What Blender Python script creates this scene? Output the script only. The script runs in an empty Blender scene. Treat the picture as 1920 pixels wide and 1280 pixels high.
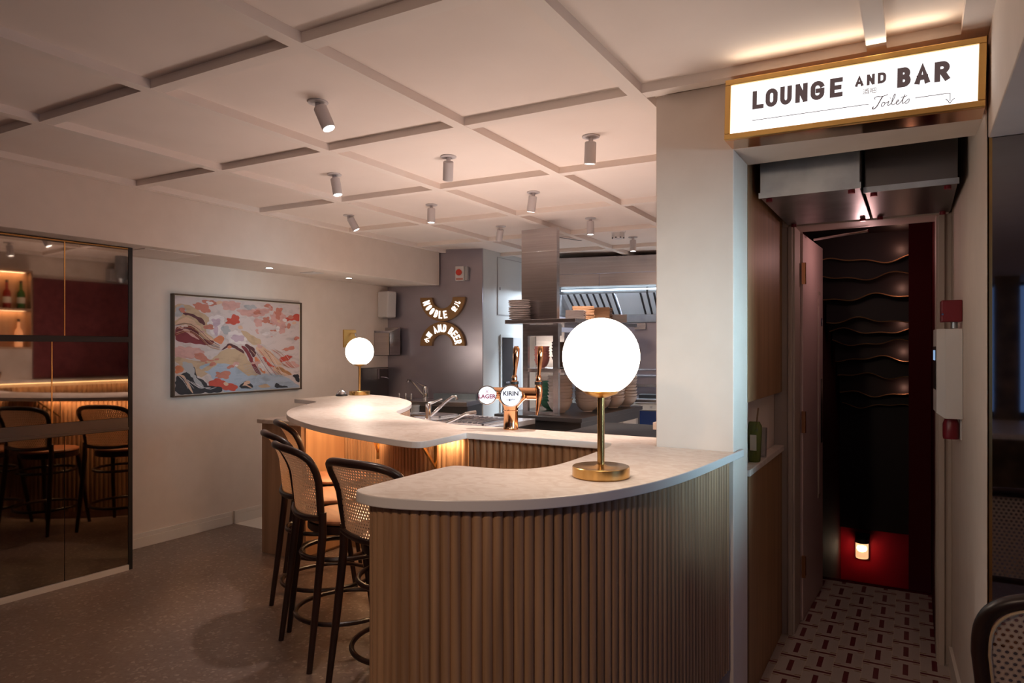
import bpy, bmesh, math, random
from mathutils import Vector, Matrix
random.seed(7)
PI = math.pi
sc = bpy.context.scene
C = sc.collection

# ---------------------------------------------------------------- camera
cam_d = bpy.data.cameras.new('camera')
cam = bpy.data.objects.new('camera', cam_d); C.objects.link(cam)
cam.location = (0, 0, 1.40)
cam.rotation_euler = (PI/2, 0, 0.5306)
cam_d.sensor_width = 36.0
cam_d.lens = 1286.36/1920*36
cam_d.shift_y = 14/1920
cam_d.clip_start = 0.03
sc.camera = cam

# ---------------------------------------------------------------- world, exposure, light
w = bpy.data.worlds.new('world'); sc.world = w; w.use_nodes = True
w.node_tree.nodes['Background'].inputs[0].default_value = (0.10, 0.16, 0.32, 1)
w.node_tree.nodes['Background'].inputs[1].default_value = 0.6
sc.view_settings.view_transform = 'Standard'
sc.view_settings.look = 'None'
sc.view_settings.exposure = 0.22
sc.view_settings.gamma = 1.0
sc.view_settings.use_curve_mapping = False
sc.cycles.use_denoising = True
sc.cycles.max_bounces = 8
sc.cycles.diffuse_bounces = 4
sc.cycles.glossy_bounces = 4
sc.cycles.transmission_bounces = 6
sc.cycles.transparent_max_bounces = 24
sc.cycles.sample_clamp_indirect = 4.0

def light(name, kind, loc, energy, color, rot=None, target=None, size=None, size_y=None, spot=None, blend=0.5, radius=0.03):
    d = bpy.data.lights.new(name, kind); d.energy = energy; d.color = color
    if kind == 'AREA':
        d.size = size
        if size_y: d.shape = 'RECTANGLE'; d.size_y = size_y
    else: d.shadow_soft_size = radius
    if kind == 'SPOT': d.spot_size = spot; d.spot_blend = blend
    o = bpy.data.objects.new(name, d); C.objects.link(o); o.location = loc
    if target is not None:
        o.rotation_euler = (Vector(target)-Vector(loc)).to_track_quat('-Z', 'Y').to_euler()
    elif rot: o.rotation_euler = rot
    return o

WARM = (1.0, 0.72, 0.52); ROSE = (1.0, 0.83, 0.75); COOL = (0.72, 0.86, 1.0); AMBER = (1.0, 0.63, 0.34)
# added fill lamps behind the camera, brightening the counter front and stools
light('room_fill', 'SPOT', (-0.7, -0.5, 2.25), 45, WARM, target=(-1.3, 1.6, 0.6), spot=1.7, blend=1.0, radius=0.06)
light('room_fill', 'POINT', (-0.7, -1.2, 2.0), 3, ROSE, radius=0.15)
light('room_fill', 'POINT', (-2.6, -1.6, 2.0), 2.5, ROSE, radius=0.15)
# daylight through the street window on the right, behind the camera
wl = light('window_daylight', 'AREA', (1.84, 1.72, 1.45), 4.5, (0.52, 0.84, 1.0), target=(-.56, 2.66, 1.40), size=1.0, size_y=.8)
wl.data.spread = 0.45
# added fill hidden behind the bar, shining up to brighten the ceiling
sl = light('ceiling_uplight_fill', 'AREA', (-1.85, 3.25, 0.84), 13, ROSE, rot=(PI, 0, 0), size=1.1, size_y=.25)
sl.data.spread = 2.7
# hood lights over the cooking line
light('hood_light', 'AREA', (-2.75, 6.80, 2.035), 110, COOL, rot=(0, 0, 0.227), size=1.5, size_y=0.03)
# strip lights under the overhanging bar top
for (a, b, e) in (((-3.14, 3.42), (-2.60, 2.92), 6), ((-2.60, 2.92), (-1.78, 2.58), 7)):
    L = math.dist(a, b); ang = math.atan2(b[1]-a[1], b[0]-a[0])
    nx, ny = math.sin(ang), -math.cos(ang)
    light('strip_light', 'AREA', ((a[0]+b[0])/2+nx*.03, (a[1]+b[1])/2+ny*.03, 0.992), e, AMBER, rot=(0, 0, ang), size=L, size_y=0.02)
light('strip_light', 'AREA', (-3.46, 3.42, 0.992), 1.6, AMBER, rot=(0, 0, PI/2), size=0.34, size_y=0.02)
light('strip_light', 'AREA', (-0.93, 4.4, 1.03), 4, AMBER, rot=(0, 0, PI/2), size=2.6, size_y=0.02)
# stairwell
light('stair_top_light', 'POINT', (-0.22, 4.0, 1.9), 1.5, (1.0, 0.55, 0.52), radius=0.04)
# added fill lamp without a fixture, lightening the corridor floor
light('corridor_fill', 'POINT', (-0.2, 2.95, 1.7), 0.45, WARM, radius=0.08)

def zc(x, y): return 2.355 - 0.0125*x - 0.0059*y       # underside of the ceiling battens

# ---------------------------------------------------------------- materials
def mat(name, col, rough=0.5, metal=0.0, emis=None, es=0.0, **k):
    m = bpy.data.materials.new(name); m.use_nodes = True
    p = m.node_tree.nodes['Principled BSDF']
    p.inputs['Base Color'].default_value = (*col, 1); p.inputs['Roughness'].default_value = rough
    p.inputs['Metallic'].default_value = metal
    if emis: p.inputs['Emission Color'].default_value = (*emis, 1); p.inputs['Emission Strength'].default_value = es
    for kk, v in k.items(): p.inputs[kk.replace('_', ' ')].default_value = v
    return m
def noisy(m, c2, scale=(4, 4, 4), detail=4, lo=.35, hi=.65, bump=0.0, rough2=None, coord='Object', dist=0.0, nscale=1.0):
    """mix the base colour with c2 through stretched noise, with optional bump"""
    nt = m.node_tree; N = nt.nodes; L = nt.links; p = N['Principled BSDF']
    tc = N.new('ShaderNodeTexCoord'); mp = N.new('ShaderNodeMapping'); mp.inputs['Scale'].default_value = scale
    nz = N.new('ShaderNodeTexNoise'); nz.inputs['Scale'].default_value = nscale; nz.inputs['Detail'].default_value = detail; nz.inputs['Distortion'].default_value = dist
    L.new(tc.outputs[coord], mp.inputs[0]); L.new(mp.outputs[0], nz.inputs['Vector'])
    cr = N.new('ShaderNodeValToRGB'); cr.color_ramp.elements[0].position = lo; cr.color_ramp.elements[1].position = hi
    c1 = p.inputs['Base Color'].default_value
    cr.color_ramp.elements[0].color = (*c2, 1); cr.color_ramp.elements[1].color = tuple(c1)
    L.new(nz.outputs['Fac'], cr.inputs[0]); L.new(cr.outputs[0], p.inputs['Base Color'])
    if bump:
        b = N.new('ShaderNodeBump'); b.inputs['Strength'].default_value = bump; b.inputs['Distance'].default_value = 0.01
        L.new(nz.outputs['Fac'], b.inputs['Height']); L.new(b.outputs[0], p.inputs['Normal'])
    if rough2 is not None:
        mr = N.new('ShaderNodeMapRange'); mr.inputs[3].default_value = rough2; mr.inputs[4].default_value = p.inputs['Roughness'].default_value
        L.new(nz.outputs['Fac'], mr.inputs[0]); L.new(mr.outputs[0], p.inputs['Roughness'])
    return m

M = {}
M['plaster'] = noisy(mat('plaster', (.76, .655, .58), .85), (.73, .625, .55), (9, 9, 9), bump=.05)
M['plaster_white'] = mat('plaster_white', (.72, .66, .60), .7)
M['ceiling'] = noisy(mat('ceiling_paint', (.84, .73, .665), .9), (.81, .70, .635), (3, 3, 3))
M['batten'] = mat('batten_paint', (.82, .72, .655), .8)
M['kitchen_white'] = mat('kitchen_white', (.62, .62, .60), .5)
M['terrazzo'] = mat('terrazzo', (.30, .215, .175), .42)
def terrazzo(m):
    nt = m.node_tree; N = nt.nodes; L = nt.links; p = N['Principled BSDF']
    tc = N.new('ShaderNodeTexCoord'); v = N.new('ShaderNodeTexVoronoi'); v.inputs['Scale'].default_value = 75
    L.new(tc.outputs['Object'], v.inputs['Vector'])
    cr = N.new('ShaderNodeValToRGB'); e = cr.color_ramp.elements
    e[0].position = 0; e[0].color = (.21, .145, .12, 1); e[1].position = 1; e[1].color = (.30, .22, .185, 1)
    a = cr.color_ramp.elements.new(.88); a.color = (.255, .185, .155, 1); a = cr.color_ramp.elements.new(.95); a.color = (.40, .31, .255, 1)
    sp = N.new('ShaderNodeSeparateColor'); L.new(v.outputs['Color'], sp.inputs[0]); L.new(sp.outputs[0], cr.inputs[0])
    nz = N.new('ShaderNodeTexNoise'); nz.inputs['Scale'].default_value = 2.0; L.new(tc.outputs['Object'], nz.inputs['Vector'])
    mx = N.new('ShaderNodeMix'); mx.data_type = 'RGBA'; mx.blend_type = 'MULTIPLY'; mx.inputs[0].default_value = .35
    L.new(cr.outputs[0], mx.inputs[6]); L.new(nz.outputs['Fac'], mx.inputs[7]); L.new(mx.outputs[2], p.inputs['Base Color'])
terrazzo(M['terrazzo'])
M['wood'] = noisy(mat('oak', (.47, .275, .15), .45), (.27, .15, .08), (42, 42, 1.4), detail=6, lo=.3, hi=.7, bump=.06, dist=.6)
M['wood_dark'] = noisy(mat('oak_veneer', (.40, .22, .11), .5), (.29, .155, .075), (30, 30, 1.2), detail=5)
M['wood_end'] = noisy(mat('oak_panel', (.43, .27, .17), .5), (.33, .20, .125), (26, 26, 1.0), detail=5)
M['oak_light'] = noisy(mat('oak_light', (.62, .36, .19), .45), (.52, .29, .15), (24, 24, 1.2), detail=5)
M['marble'] = noisy(mat('stone_top', (.76, .67, .60), .42), (.66, .55, .47), (16, 22, 16), detail=8, lo=.36, hi=.60, dist=1.6)
M['stone_edge'] = mat('stone_edge', (.74, .70, .68), .3)
M['brass'] = noisy(mat('brass', (.72, .45, .17), .24, 1.0), (.62, .37, .13), (40, 40, 2))
M['brass_sign'] = mat('brass_sign', (.80, .50, .17), .32, 1.0)
M['brass_dull'] = mat('brass_dull', (.30, .17, .07), .5, .6)
M['copper'] = mat('copper', (.85, .48, .26), .12, 1.0)
M['chrome'] = mat('chrome', (.75, .75, .76), .08, 1.0)
M['steel'] = noisy(mat('brushed_steel', (.58, .55, .56), .28, 1.0), (.50, .47, .48), (1.5, 1.5, 60), detail=3, bump=.02, rough2=.22)
M['steel_wall'] = noisy(mat('steel_sheet', (.46, .43, .48), .25, 1.0), (.38, .355, .41), (2, 2, 3), detail=2, rough2=.40)
M['steel_dark'] = mat('steel_dark', (.13, .12, .12), .35, .9)
M['galv'] = noisy(mat('galvanised', (.42, .46, .50), .35, .9), (.30, .33, .37), (8, 8, 8))
M['filter_steel'] = mat('filter_steel', (.78, .83, .88), .35, .2)
M['steel_bright'] = mat('steel_bright', (.74, .74, .77), .25, .7)
M['dark_metal'] = mat('dark_metal', (.025, .02, .02), .4, .3)
M['black'] = mat('black', (.012, .010, .010), .5)
M['stool_wood'] = noisy(mat('stool_frame', (.035, .014, .010), .34), (.018, .008, .006), (20, 20, 4))
M['seat'] = noisy(mat('seat_wood', (.34, .135, .06), .35), (.25, .09, .04), (6, 26, 8))
M['mirror'] = noisy(mat('smoked_mirror', (.30, .25, .22), .03, 1.0), (.21, .17, .14), (5, 5, 5), detail=6, lo=.3, hi=.75)
M['globe'] = mat('opal_glass', (.9, .88, .85), .3, emis=(1.0, .84, .69), es=10.5)
M['sign_face'] = mat('sign_face', (.9, .9, .9), .4, emis=(.95, .97, 1.0), es=1.12)
M['letter_glow'] = mat('letter_glow', (.9, .9, .9), .4, emis=(1, .97, .93), es=1.7)
M['spot_glow'] = mat('spot_glow', (.9, .9, .9), .4, emis=(1, .93, .85), es=14.0)
M['led'] = mat('led_strip', (1, .8, .5), .4, emis=(1, .62, .28), es=10.0)
M['ink'] = mat('ink_backlit', (.0, .0, .0), 1.0, emis=(.085, .055, .052), es=1.0, Specular_IOR_Level=0.0)  # black letters; backlight passing through them put in as brown emission
M['ink_grey'] = mat('ink_grey', (.45, .42, .42), .6)
M['white_plastic'] = mat('white_plastic', (.66, .63, .62), .4)
M['grey_plastic'] = mat('grey_plastic', (.40, .38, .38), .5)
M['fixture'] = mat('fixture_white', (.55, .50, .50), .45)
M['red'] = mat('red_gloss', (.17, .006, .014), .35)
M['red_wall_shaded'] = mat('red_wall_shaded', (.055, .003, .005), .7, Specular_IOR_Level=0.1)  # stairwell red darkened, the unlit gloom put into the colour
M['red_wall_lit'] = mat('red_wall_lit', (.25, .004, .018), .6, Specular_IOR_Level=0.15)  # same red kept brighter for the wall the bulkhead lamp lights
M['red_fabric'] = noisy(mat('red_fabric', (.20, .045, .05), .9), (.14, .03, .035), (18, 18, 18))
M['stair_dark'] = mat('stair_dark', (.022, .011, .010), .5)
M['gold_edge'] = mat('gold_edge', (.75, .42, .2), .35, .4)
M['door_paint'] = mat('door_paint', (.60, .45, .43), .5)
M['frame_paint'] = mat('frame_paint', (.44, .36, .31), .6)
M['screen'] = mat('screen', (.1, .2, .3), .3, emis=(.35, .55, .85), es=.6)
M['white_ceramic'] = mat('white_ceramic', (.62, .55, .53), .3)
M['green_ceramic'] = mat('green_ceramic', (.05, .17, .11), .3)
M['brown_ceramic'] = mat('brown_ceramic', (.10, .055, .04), .25)
M['pink_ceramic'] = mat('pink_ceramic', (.60, .25, .22), .35)
M['board'] = mat('wooden_board', (.36, .19, .09), .5)
M['plate'] = mat('plate_grey', (.50, .45, .43), .3)
M['navy'] = mat('navy', (.012, .03, .11), .35)
M['cream_enamel'] = mat('cream_enamel', (.62, .60, .55), .3)
M['frame_bronze'] = mat('frame_bronze', (.115, .075, .05), .4, .3)
M['antique'] = noisy(mat('antique_panel', (.20, .13, .07), .35, .3), (.10, .065, .04), (7, 7, 7), detail=6)
M['street'] = mat('street_glow', (.02, .04, .09), .5, emis=(.10, .20, .48), es=1.1)
M['green_glass'] = mat('green_glass', (.22, .27, .05), .08, Transmission_Weight=.55, IOR=1.45)
M['clear_glass'] = mat('clear_glass', (.8, .82, .82), .05, Transmission_Weight=.9, IOR=1.4)
M['amber_glass'] = mat('amber_glass', (.8, .5, .25), .1, Transmission_Weight=.5, emis=(1, .5, .25), es=.8)
M['bottle_green'] = mat('bottle_green', (.05, .22, .03), .1, Transmission_Weight=.4)
M['bottle_red'] = mat('bottle_red', (.5, .03, .02), .1, Transmission_Weight=.4)
M['paper'] = mat('paper_label', (.70, .62, .48), .7)
M['tile_white'] = mat('tile_white', (.74, .68, .62), .35)

def cane_mat():
    m = bpy.data.materials.new('cane_weave'); m.use_nodes = True
    nt = m.node_tree; N = nt.nodes; L = nt.links; p = N['Principled BSDF']; out = N['Material Output']
    p.inputs['Roughness'].default_value = .55
    uvn = N.new('ShaderNodeUVMap')
    def mth(op, a, b=None):
        n = N.new('ShaderNodeMath'); n.operation = op
        for i, v in enumerate((a, b)):
            if v is None: continue
            if isinstance(v, (int, float)): n.inputs[i].default_value = v
            else: L.new(v, n.inputs[i])
        return n.outputs[0]
    s = N.new('ShaderNodeSeparateXYZ'); L.new(uvn.outputs[0], s.inputs[0])
    P = .0150
    row = mth('DIVIDE', s.outputs[1], P*.866)
    rf = mth('FLOOR', row); odd = mth('MULTIPLY', mth('MODULO', rf, 2.0), .5)
    cx = mth('SUBTRACT', mth('FRACT', mth('ADD', mth('DIVIDE', s.outputs[0], P), odd)), .5)
    cy = mth('MULTIPLY', mth('SUBTRACT', mth('FRACT', row), .5), .866)
    r2 = mth('SQRT', mth('ADD', mth('MULTIPLY', cx, cx), mth('MULTIPLY', cy, cy)))
    hole = mth('LESS_THAN', r2, .265)
    cr = N.new('ShaderNodeValToRGB'); e = cr.color_ramp.elements
    e[0].position = .25; e[0].color = (.60, .44, .32, 1); e[1].position = .5; e[1].color = (.92, .75, .60, 1)
    L.new(r2, cr.inputs[0])
    nz = N.new('ShaderNodeTexNoise'); nz.inputs['Scale'].default_value = 400; L.new(uvn.outputs[0], nz.inputs['Vector'])
    mx = N.new('ShaderNodeMix'); mx.data_type = 'RGBA'; mx.blend_type = 'MULTIPLY'; mx.inputs[0].default_value = .35
    L.new(cr.outputs[0], mx.inputs[6]); L.new(nz.outputs['Fac'], mx.inputs[7]); L.new(mx.outputs[2], p.inputs['Base Color'])
    tr = N.new('ShaderNodeBsdfTransparent'); ms = N.new('ShaderNodeMixShader')
    tl = N.new('ShaderNodeBsdfTranslucent'); tl.inputs[0].default_value = (.85, .66, .50, 1); m2 = N.new('ShaderNodeMixShader'); m2.inputs[0].default_value = .35
    L.new(p.outputs[0], m2.inputs[1]); L.new(tl.outputs[0], m2.inputs[2])
    L.new(hole, ms.inputs[0]); L.new(m2.outputs[0], ms.inputs[1]); L.new(tr.outputs[0], ms.inputs[2]); L.new(ms.outputs[0], out.inputs[0])
    return m
M['cane'] = cane_mat()

def corridor_tile():
    m = bpy.data.materials.new('patterned_tile'); m.use_nodes = True
    nt = m.node_tree; N = nt.nodes; L = nt.links; p = N['Principled BSDF']; p.inputs['Roughness'].default_value = .4
    def mth(op, a, b=None):
        n = N.new('ShaderNodeMath'); n.operation = op
        for i, v in enumerate((a, b)):
            if v is None: continue
            if isinstance(v, (int, float)): n.inputs[i].default_value = v
            else: L.new(v, n.inputs[i])
        return n.outputs[0]
    g = N.new('ShaderNodeNewGeometry'); s = N.new('ShaderNodeSeparateXYZ'); L.new(g.outputs['Position'], s.inputs[0])
    u = mth('ADD', mth('DIVIDE', mth('ADD', s.outputs[0], .254), .11), 20.5)
    col = mth('FLOOR', u); fx = mth('ABSOLUTE', mth('SUBTRACT', mth('FRACT', u), .5))
    v = mth('ADD', mth('DIVIDE', mth('SUBTRACT', s.outputs[1], 3.446), .206), mth('ADD', mth('MULTIPLY', mth('MODULO', col, 2.0), .5), 20.5))
    fy = mth('ABSOLUTE', mth('SUBTRACT', mth('FRACT', v), .5))
    rect = mth('MULTIPLY', mth('LESS_THAN', fx, .095), mth('LESS_THAN', fy, .28))
    bar = mth('GREATER_THAN', fy, .460)
    tan = mth('MULTIPLY', mth('GREATER_THAN', fx, .26), mth('LESS_THAN', mth('ABSOLUTE', mth('SUBTRACT', fy, .40)), .022))
    grout = mth('MULTIPLY', mth('GREATER_THAN', fx, .475), mth('LESS_THAN', fy, .5))
    gr2 = mth('MULTIPLY', mth('LESS_THAN', mth('ABSOLUTE', mth('SUBTRACT', fy, .44)), .012), 1.0)
    prev = None
    rgb = (.44, .37, .34, 1)
    for fac, c in ((grout, (.50, .42, .36, 1)), (gr2, (.50, .42, .36, 1)), (tan, (.30, .20, .12, 1)), (bar, (.13, .018, .026, 1)), (rect, (.13, .018, .026, 1))):
        mx = N.new('ShaderNodeMix'); mx.data_type = 'RGBA'
        L.new(fac, mx.inputs[0]); mx.inputs[7].default_value = c
        if prev is None: mx.inputs[6].default_value = rgb
        else: L.new(prev, mx.inputs[6])
        prev = mx.outputs[2]
    L.new(prev, p.inputs['Base Color'])
    return m
M['corridor_tile'] = corridor_tile()

# ---------------------------------------------------------------- mesh helpers
class MB:
    def __init__(s): s.bm = bmesh.new(); s.uv = None
    def box(s, x0, x1, y0, y1, z0, z1):
        v = [s.bm.verts.new(c) for c in ((x0,y0,z0),(x1,y0,z0),(x1,y1,z0),(x0,y1,z0),(x0,y0,z1),(x1,y0,z1),(x1,y1,z1),(x0,y1,z1))]
        for f in ((3,2,1,0),(4,5,6,7),(0,1,5,4),(1,2,6,5),(2,3,7,6),(3,0,4,7)): s.bm.faces.new([v[i] for i in f])
        return s
    def hexa(s, lo, hi):
        """prism between two 4-point loops"""
        v = [s.bm.verts.new(c) for c in (*lo, *hi)]
        for f in ((3,2,1,0),(4,5,6,7),(0,1,5,4),(1,2,6,5),(2,3,7,6),(3,0,4,7)): s.bm.faces.new([v[i] for i in f])
        return s
    def prism(s, poly, z0, z1):
        a = [s.bm.verts.new((x, y, z0)) for x, y in poly]; b = [s.bm.verts.new((x, y, z1)) for x, y in poly]
        n = len(poly)
        s.bm.faces.new(a[::-1]); s.bm.faces.new(b)
        for i in range(n): s.bm.faces.new((a[i], a[(i+1) % n], b[(i+1) % n], b[i]))
        return s
    def tube(s, pts, r, seg=10, closed=False, cap=True):
        pts = [Vector(p) for p in pts]; n = len(pts); rings = []
        rr = r if isinstance(r, (list, tuple)) else [r]*n
        up = Vector((0, 0, 1))
        t0 = (pts[1]-pts[0]).normalized()
        nrm = t0.cross(up) if abs(t0.dot(up)) < .95 else t0.cross(Vector((1, 0, 0)))
        nrm.normalize()
        for i, p in enumerate(pts):
            if closed: t = (pts[(i+1) % n]-pts[i-1]).normalized()
            else: t = (pts[min(i+1, n-1)]-pts[max(i-1, 0)]).normalized()
            nrm = (nrm - t*nrm.dot(t)).normalized(); b = t.cross(nrm)
            rings.append([s.bm.verts.new(p+(nrm*math.cos(a)+b*math.sin(a))*rr[i]) for a in (2*PI*k/seg for k in range(seg))])
        m = n if closed else n-1
        for i in range(m):
            A, B = rings[i], rings[(i+1) % n]
            for k in range(seg): s.bm.faces.new((A[k], B[k], B[(k+1) % seg], A[(k+1) % seg]))
        if not closed and cap: s.bm.faces.new(rings[0]); s.bm.faces.new(rings[-1][::-1])
        return s
    def lathe(s, prof, c=(0, 0, 0), seg=32):
        """profile of (radius, z); radius 0 closes it"""
        rings = []
        for r, z in prof:
            if r < 1e-6: rings.append([s.bm.verts.new((c[0], c[1], c[2]+z))])
            else: rings.append([s.bm.verts.new((c[0]+r*math.cos(2*PI*k/seg), c[1]+r*math.sin(2*PI*k/seg), c[2]+z)) for k in range(seg)])
        for A, B in zip(rings, rings[1:]):
            for k in range(seg):
                k2 = (k+1) % seg
                if len(A) == 1 and len(B) == 1: continue
                if len(A) == 1: s.bm.faces.new((A[0], B[k2], B[k]))
                elif len(B) == 1: s.bm.faces.new((A[k], A[k2], B[0]))
                else: s.bm.faces.new((A[k], A[k2], B[k2], B[k]))
        return s
    def cyl(s, c, r, z0, z1, seg=24): return s.lathe([(0, z0), (r, z0), (r, z1), (0, z1)], c, seg)
    def rod(s, a, b, r, seg=12): return s.tube([a, b], r, seg)
    def build(s, name, m, parent=None, bevel=0, smooth=False, mats=None, solid=0, angle=35):
        bmesh.ops.recalc_face_normals(s.bm, faces=s.bm.faces)
        me = bpy.data.meshes.new(name); s.bm.to_mesh(me); s.bm.free()
        for x in (mats or [m]): me.materials.append(x)
        o = bpy.data.objects.new(name, me); C.objects.link(o)
        if parent: o.parent = parent
        if smooth:
            for p in me.polygons: p.use_smooth = True
            me.set_sharp_from_angle(angle=math.radians(angle))
        if bevel:
            b = o.modifiers.new('bevel', 'BEVEL'); b.width = bevel; b.segments = 2; b.limit_method = 'ANGLE'
        if solid:
            b = o.modifiers.new('solid', 'SOLIDIFY'); b.thickness = solid
        return o

def tag(o, label, cat, group=None, kind=None):
    if label: o['label'] = label
    if cat: o['category'] = cat
    if group: o['group'] = group
    if kind: o['kind'] = kind
    return o
def thing(name, label, cat, loc=(0, 0, 0), rotz=0, group=None):
    o = bpy.data.objects.new(name, None); C.objects.link(o); o.location = loc; o.rotation_euler = (0, 0, rotz)
    o.empty_display_size = .05
    return tag(o, label, cat, group)
def struct(o): o['kind'] = 'structure'; return o
def dup(root, loc=None, rotz=None, label=None, group=None):
    r = root.copy(); C.objects.link(r)
    if loc is not None: r.location = loc
    if rotz is not None: r.rotation_euler = (0, 0, rotz)
    if label: r['label'] = label
    if group: r['group'] = group
    for ch in list(root.children):
        c = ch.copy(); C.objects.link(c); c.parent = r
        for g in list(ch.children):
            d = g.copy(); C.objects.link(d); d.parent = c
    return r
def smooth_path(pts, sharp=(), it=2, closed=False):
    for _ in range(it):
        n = len(pts); out = []; ns = set()
        rng = range(n)
        for i in rng:
            if i in sharp or (not closed and i in (0, n-1)):
                if i in sharp: ns.add(len(out))
                out.append(pts[i]); continue
            a, b, c = pts[i-1], pts[i], pts[(i+1) % n]
            out.append((b[0]*.75+a[0]*.25, b[1]*.75+a[1]*.25)); out.append((b[0]*.75+c[0]*.25, b[1]*.75+c[1]*.25))
        pts, sharp = out, ns
    return pts
def resample(pts, step):
    d = [0]
    for a, b in zip(pts, pts[1:]): d.append(d[-1]+math.dist(a, b))
    n = max(1, round(d[-1]/step)); out = []; j = 0
    for i in range(n+1):
        t = d[-1]*i/n
        while j < len(d)-2 and d[j+1] < t: j += 1
        f = (t-d[j])/max(1e-9, d[j+1]-d[j]); out.append((pts[j][0]+(pts[j+1][0]-pts[j][0])*f, pts[j][1]+(pts[j+1][1]-pts[j][1])*f))
    return out
def fluted(name, pts, pitch, z0, z1, m, parent, depth=.45, side=1):
    """half-round timber flutes along a path; side=+1 bulges to the right of travel"""
    P = resample(pts, pitch); mb = MB(); K = 7
    prof = []
    for a, b in zip(P, P[1:]):
        dx, dy = b[0]-a[0], b[1]-a[1]; L = math.hypot(dx, dy); nx, ny = dy/L*side, -dx/L*side
        for k in range(K):
            t = k/(K-1); h = math.sqrt(max(0, 1-(2*t-1)**2))*L*depth
            prof.append((a[0]+dx*t+nx*h, a[1]+dy*t+ny*h))
    lo = [mb.bm.verts.new((x, y, z0)) for x, y in prof]; hi = [mb.bm.verts.new((x, y, z1)) for x, y in prof]
    for i in range(len(prof)-1):
        if math.dist(prof[i], prof[i+1]) > 1e-6: mb.bm.faces.new((lo[i], lo[i+1], hi[i+1], hi[i]))
    return mb.build(name, m, parent, smooth=True, angle=50)
_dg = None
def text_bm(s, size, bold=0.0, depth=.002, xs=1.0, shear=0.0, align='CENTER', spacing=1.0):
    cu = bpy.data.curves.new('t', 'FONT'); cu.body = s; cu.size = size; cu.offset = bold; cu.extrude = depth
    cu.align_x = align; cu.shear = shear; cu.space_character = spacing; cu.resolution_u = 3
    o = bpy.data.objects.new('t', cu); C.objects.link(o)
    dg = bpy.context.evaluated_depsgraph_get(); dg.update()
    me = bpy.data.meshes.new_from_object(o.evaluated_get(dg))
    bpy.data.objects.remove(o); bpy.data.curves.remove(cu)
    for v in me.vertices: v.co.x *= xs
    return me
def add_text(mb, me, mtx):
    k = len(mb.bm.verts); mb.bm.from_mesh(me); mb.bm.verts.ensure_lookup_table()
    for v in mb.bm.verts[k:]: v.co = mtx @ v.co
def text_on(mb, s, size, pos, **k):
    """upright writing facing local -Y at pos (x, y, z baseline)"""
    add_text(mb, text_bm(s, size, **k), Matrix.Translation(pos) @ Matrix.Rotation(PI/2, 4, 'X'))

GL = {'L': [[(0, 1), (0, 0), (1, 0)]], 'N': [[(0, 0), (0, 1)], [(.04, 1), (.96, 0)], [(1, 0), (1, 1)]], 'E': [[(1, 1), (0, 1), (0, 0), (1, 0)], [(0, .5), (.85, .5)]],
 'A': [[(0, 0), (.5, 1), (1, 0)], [(.2, .3), (.8, .3)]], 'I': [[(.5, 0), (.5, 1)]], 'K': [[(0, 0), (0, 1)], [(1, 1), (.06, .42)], [(.32, .56), (1, 0)]]}
def _arc(cx, cy, rx, ry, a0, a1, n=10): return [(cx+rx*math.cos(math.radians(a0+(a1-a0)*i/n)), cy+ry*math.sin(math.radians(a0+(a1-a0)*i/n))) for i in range(n+1)]
GL['O'] = [_arc(.5, .7, .5, .3, 0, 180)+_arc(.5, .3, .5, .3, 180, 360)+[(1, .7)]]
GL['U'] = [[(0, 1), (0, .3)]+_arc(.5, .3, .5, .3, 180, 360)[1:]+[(1, 1)]]
GL['G'] = [_arc(.5, .7, .5, .3, 20, 180)+_arc(.5, .3, .5, .3, 180, 360)+[(1, .48), (.55, .48)]]
GL['D'] = [[(0, 0), (0, 1), (.45, 1)]+_arc(.45, .66, .55, .34, 90, 0)[1:]+_arc(.45, .34, .55, .34, 0, -90)+[(0, 0)]]
GL['B'] = [[(0, 0), (0, 1), (.5, 1)]+_arc(.5, .76, .42, .24, 90, -90)[1:]+[(.0, .52)], [(.5, .52)]+_arc(.52, .26, .48, .26, 90, -90)+[(0, 0)]]
GL['R'] = [[(0, 0), (0, 1), (.5, 1)]+_arc(.5, .74, .48, .26, 90, -90)[1:]+[(0, .48)], [(.5, .48), (1, 0)]]
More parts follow.
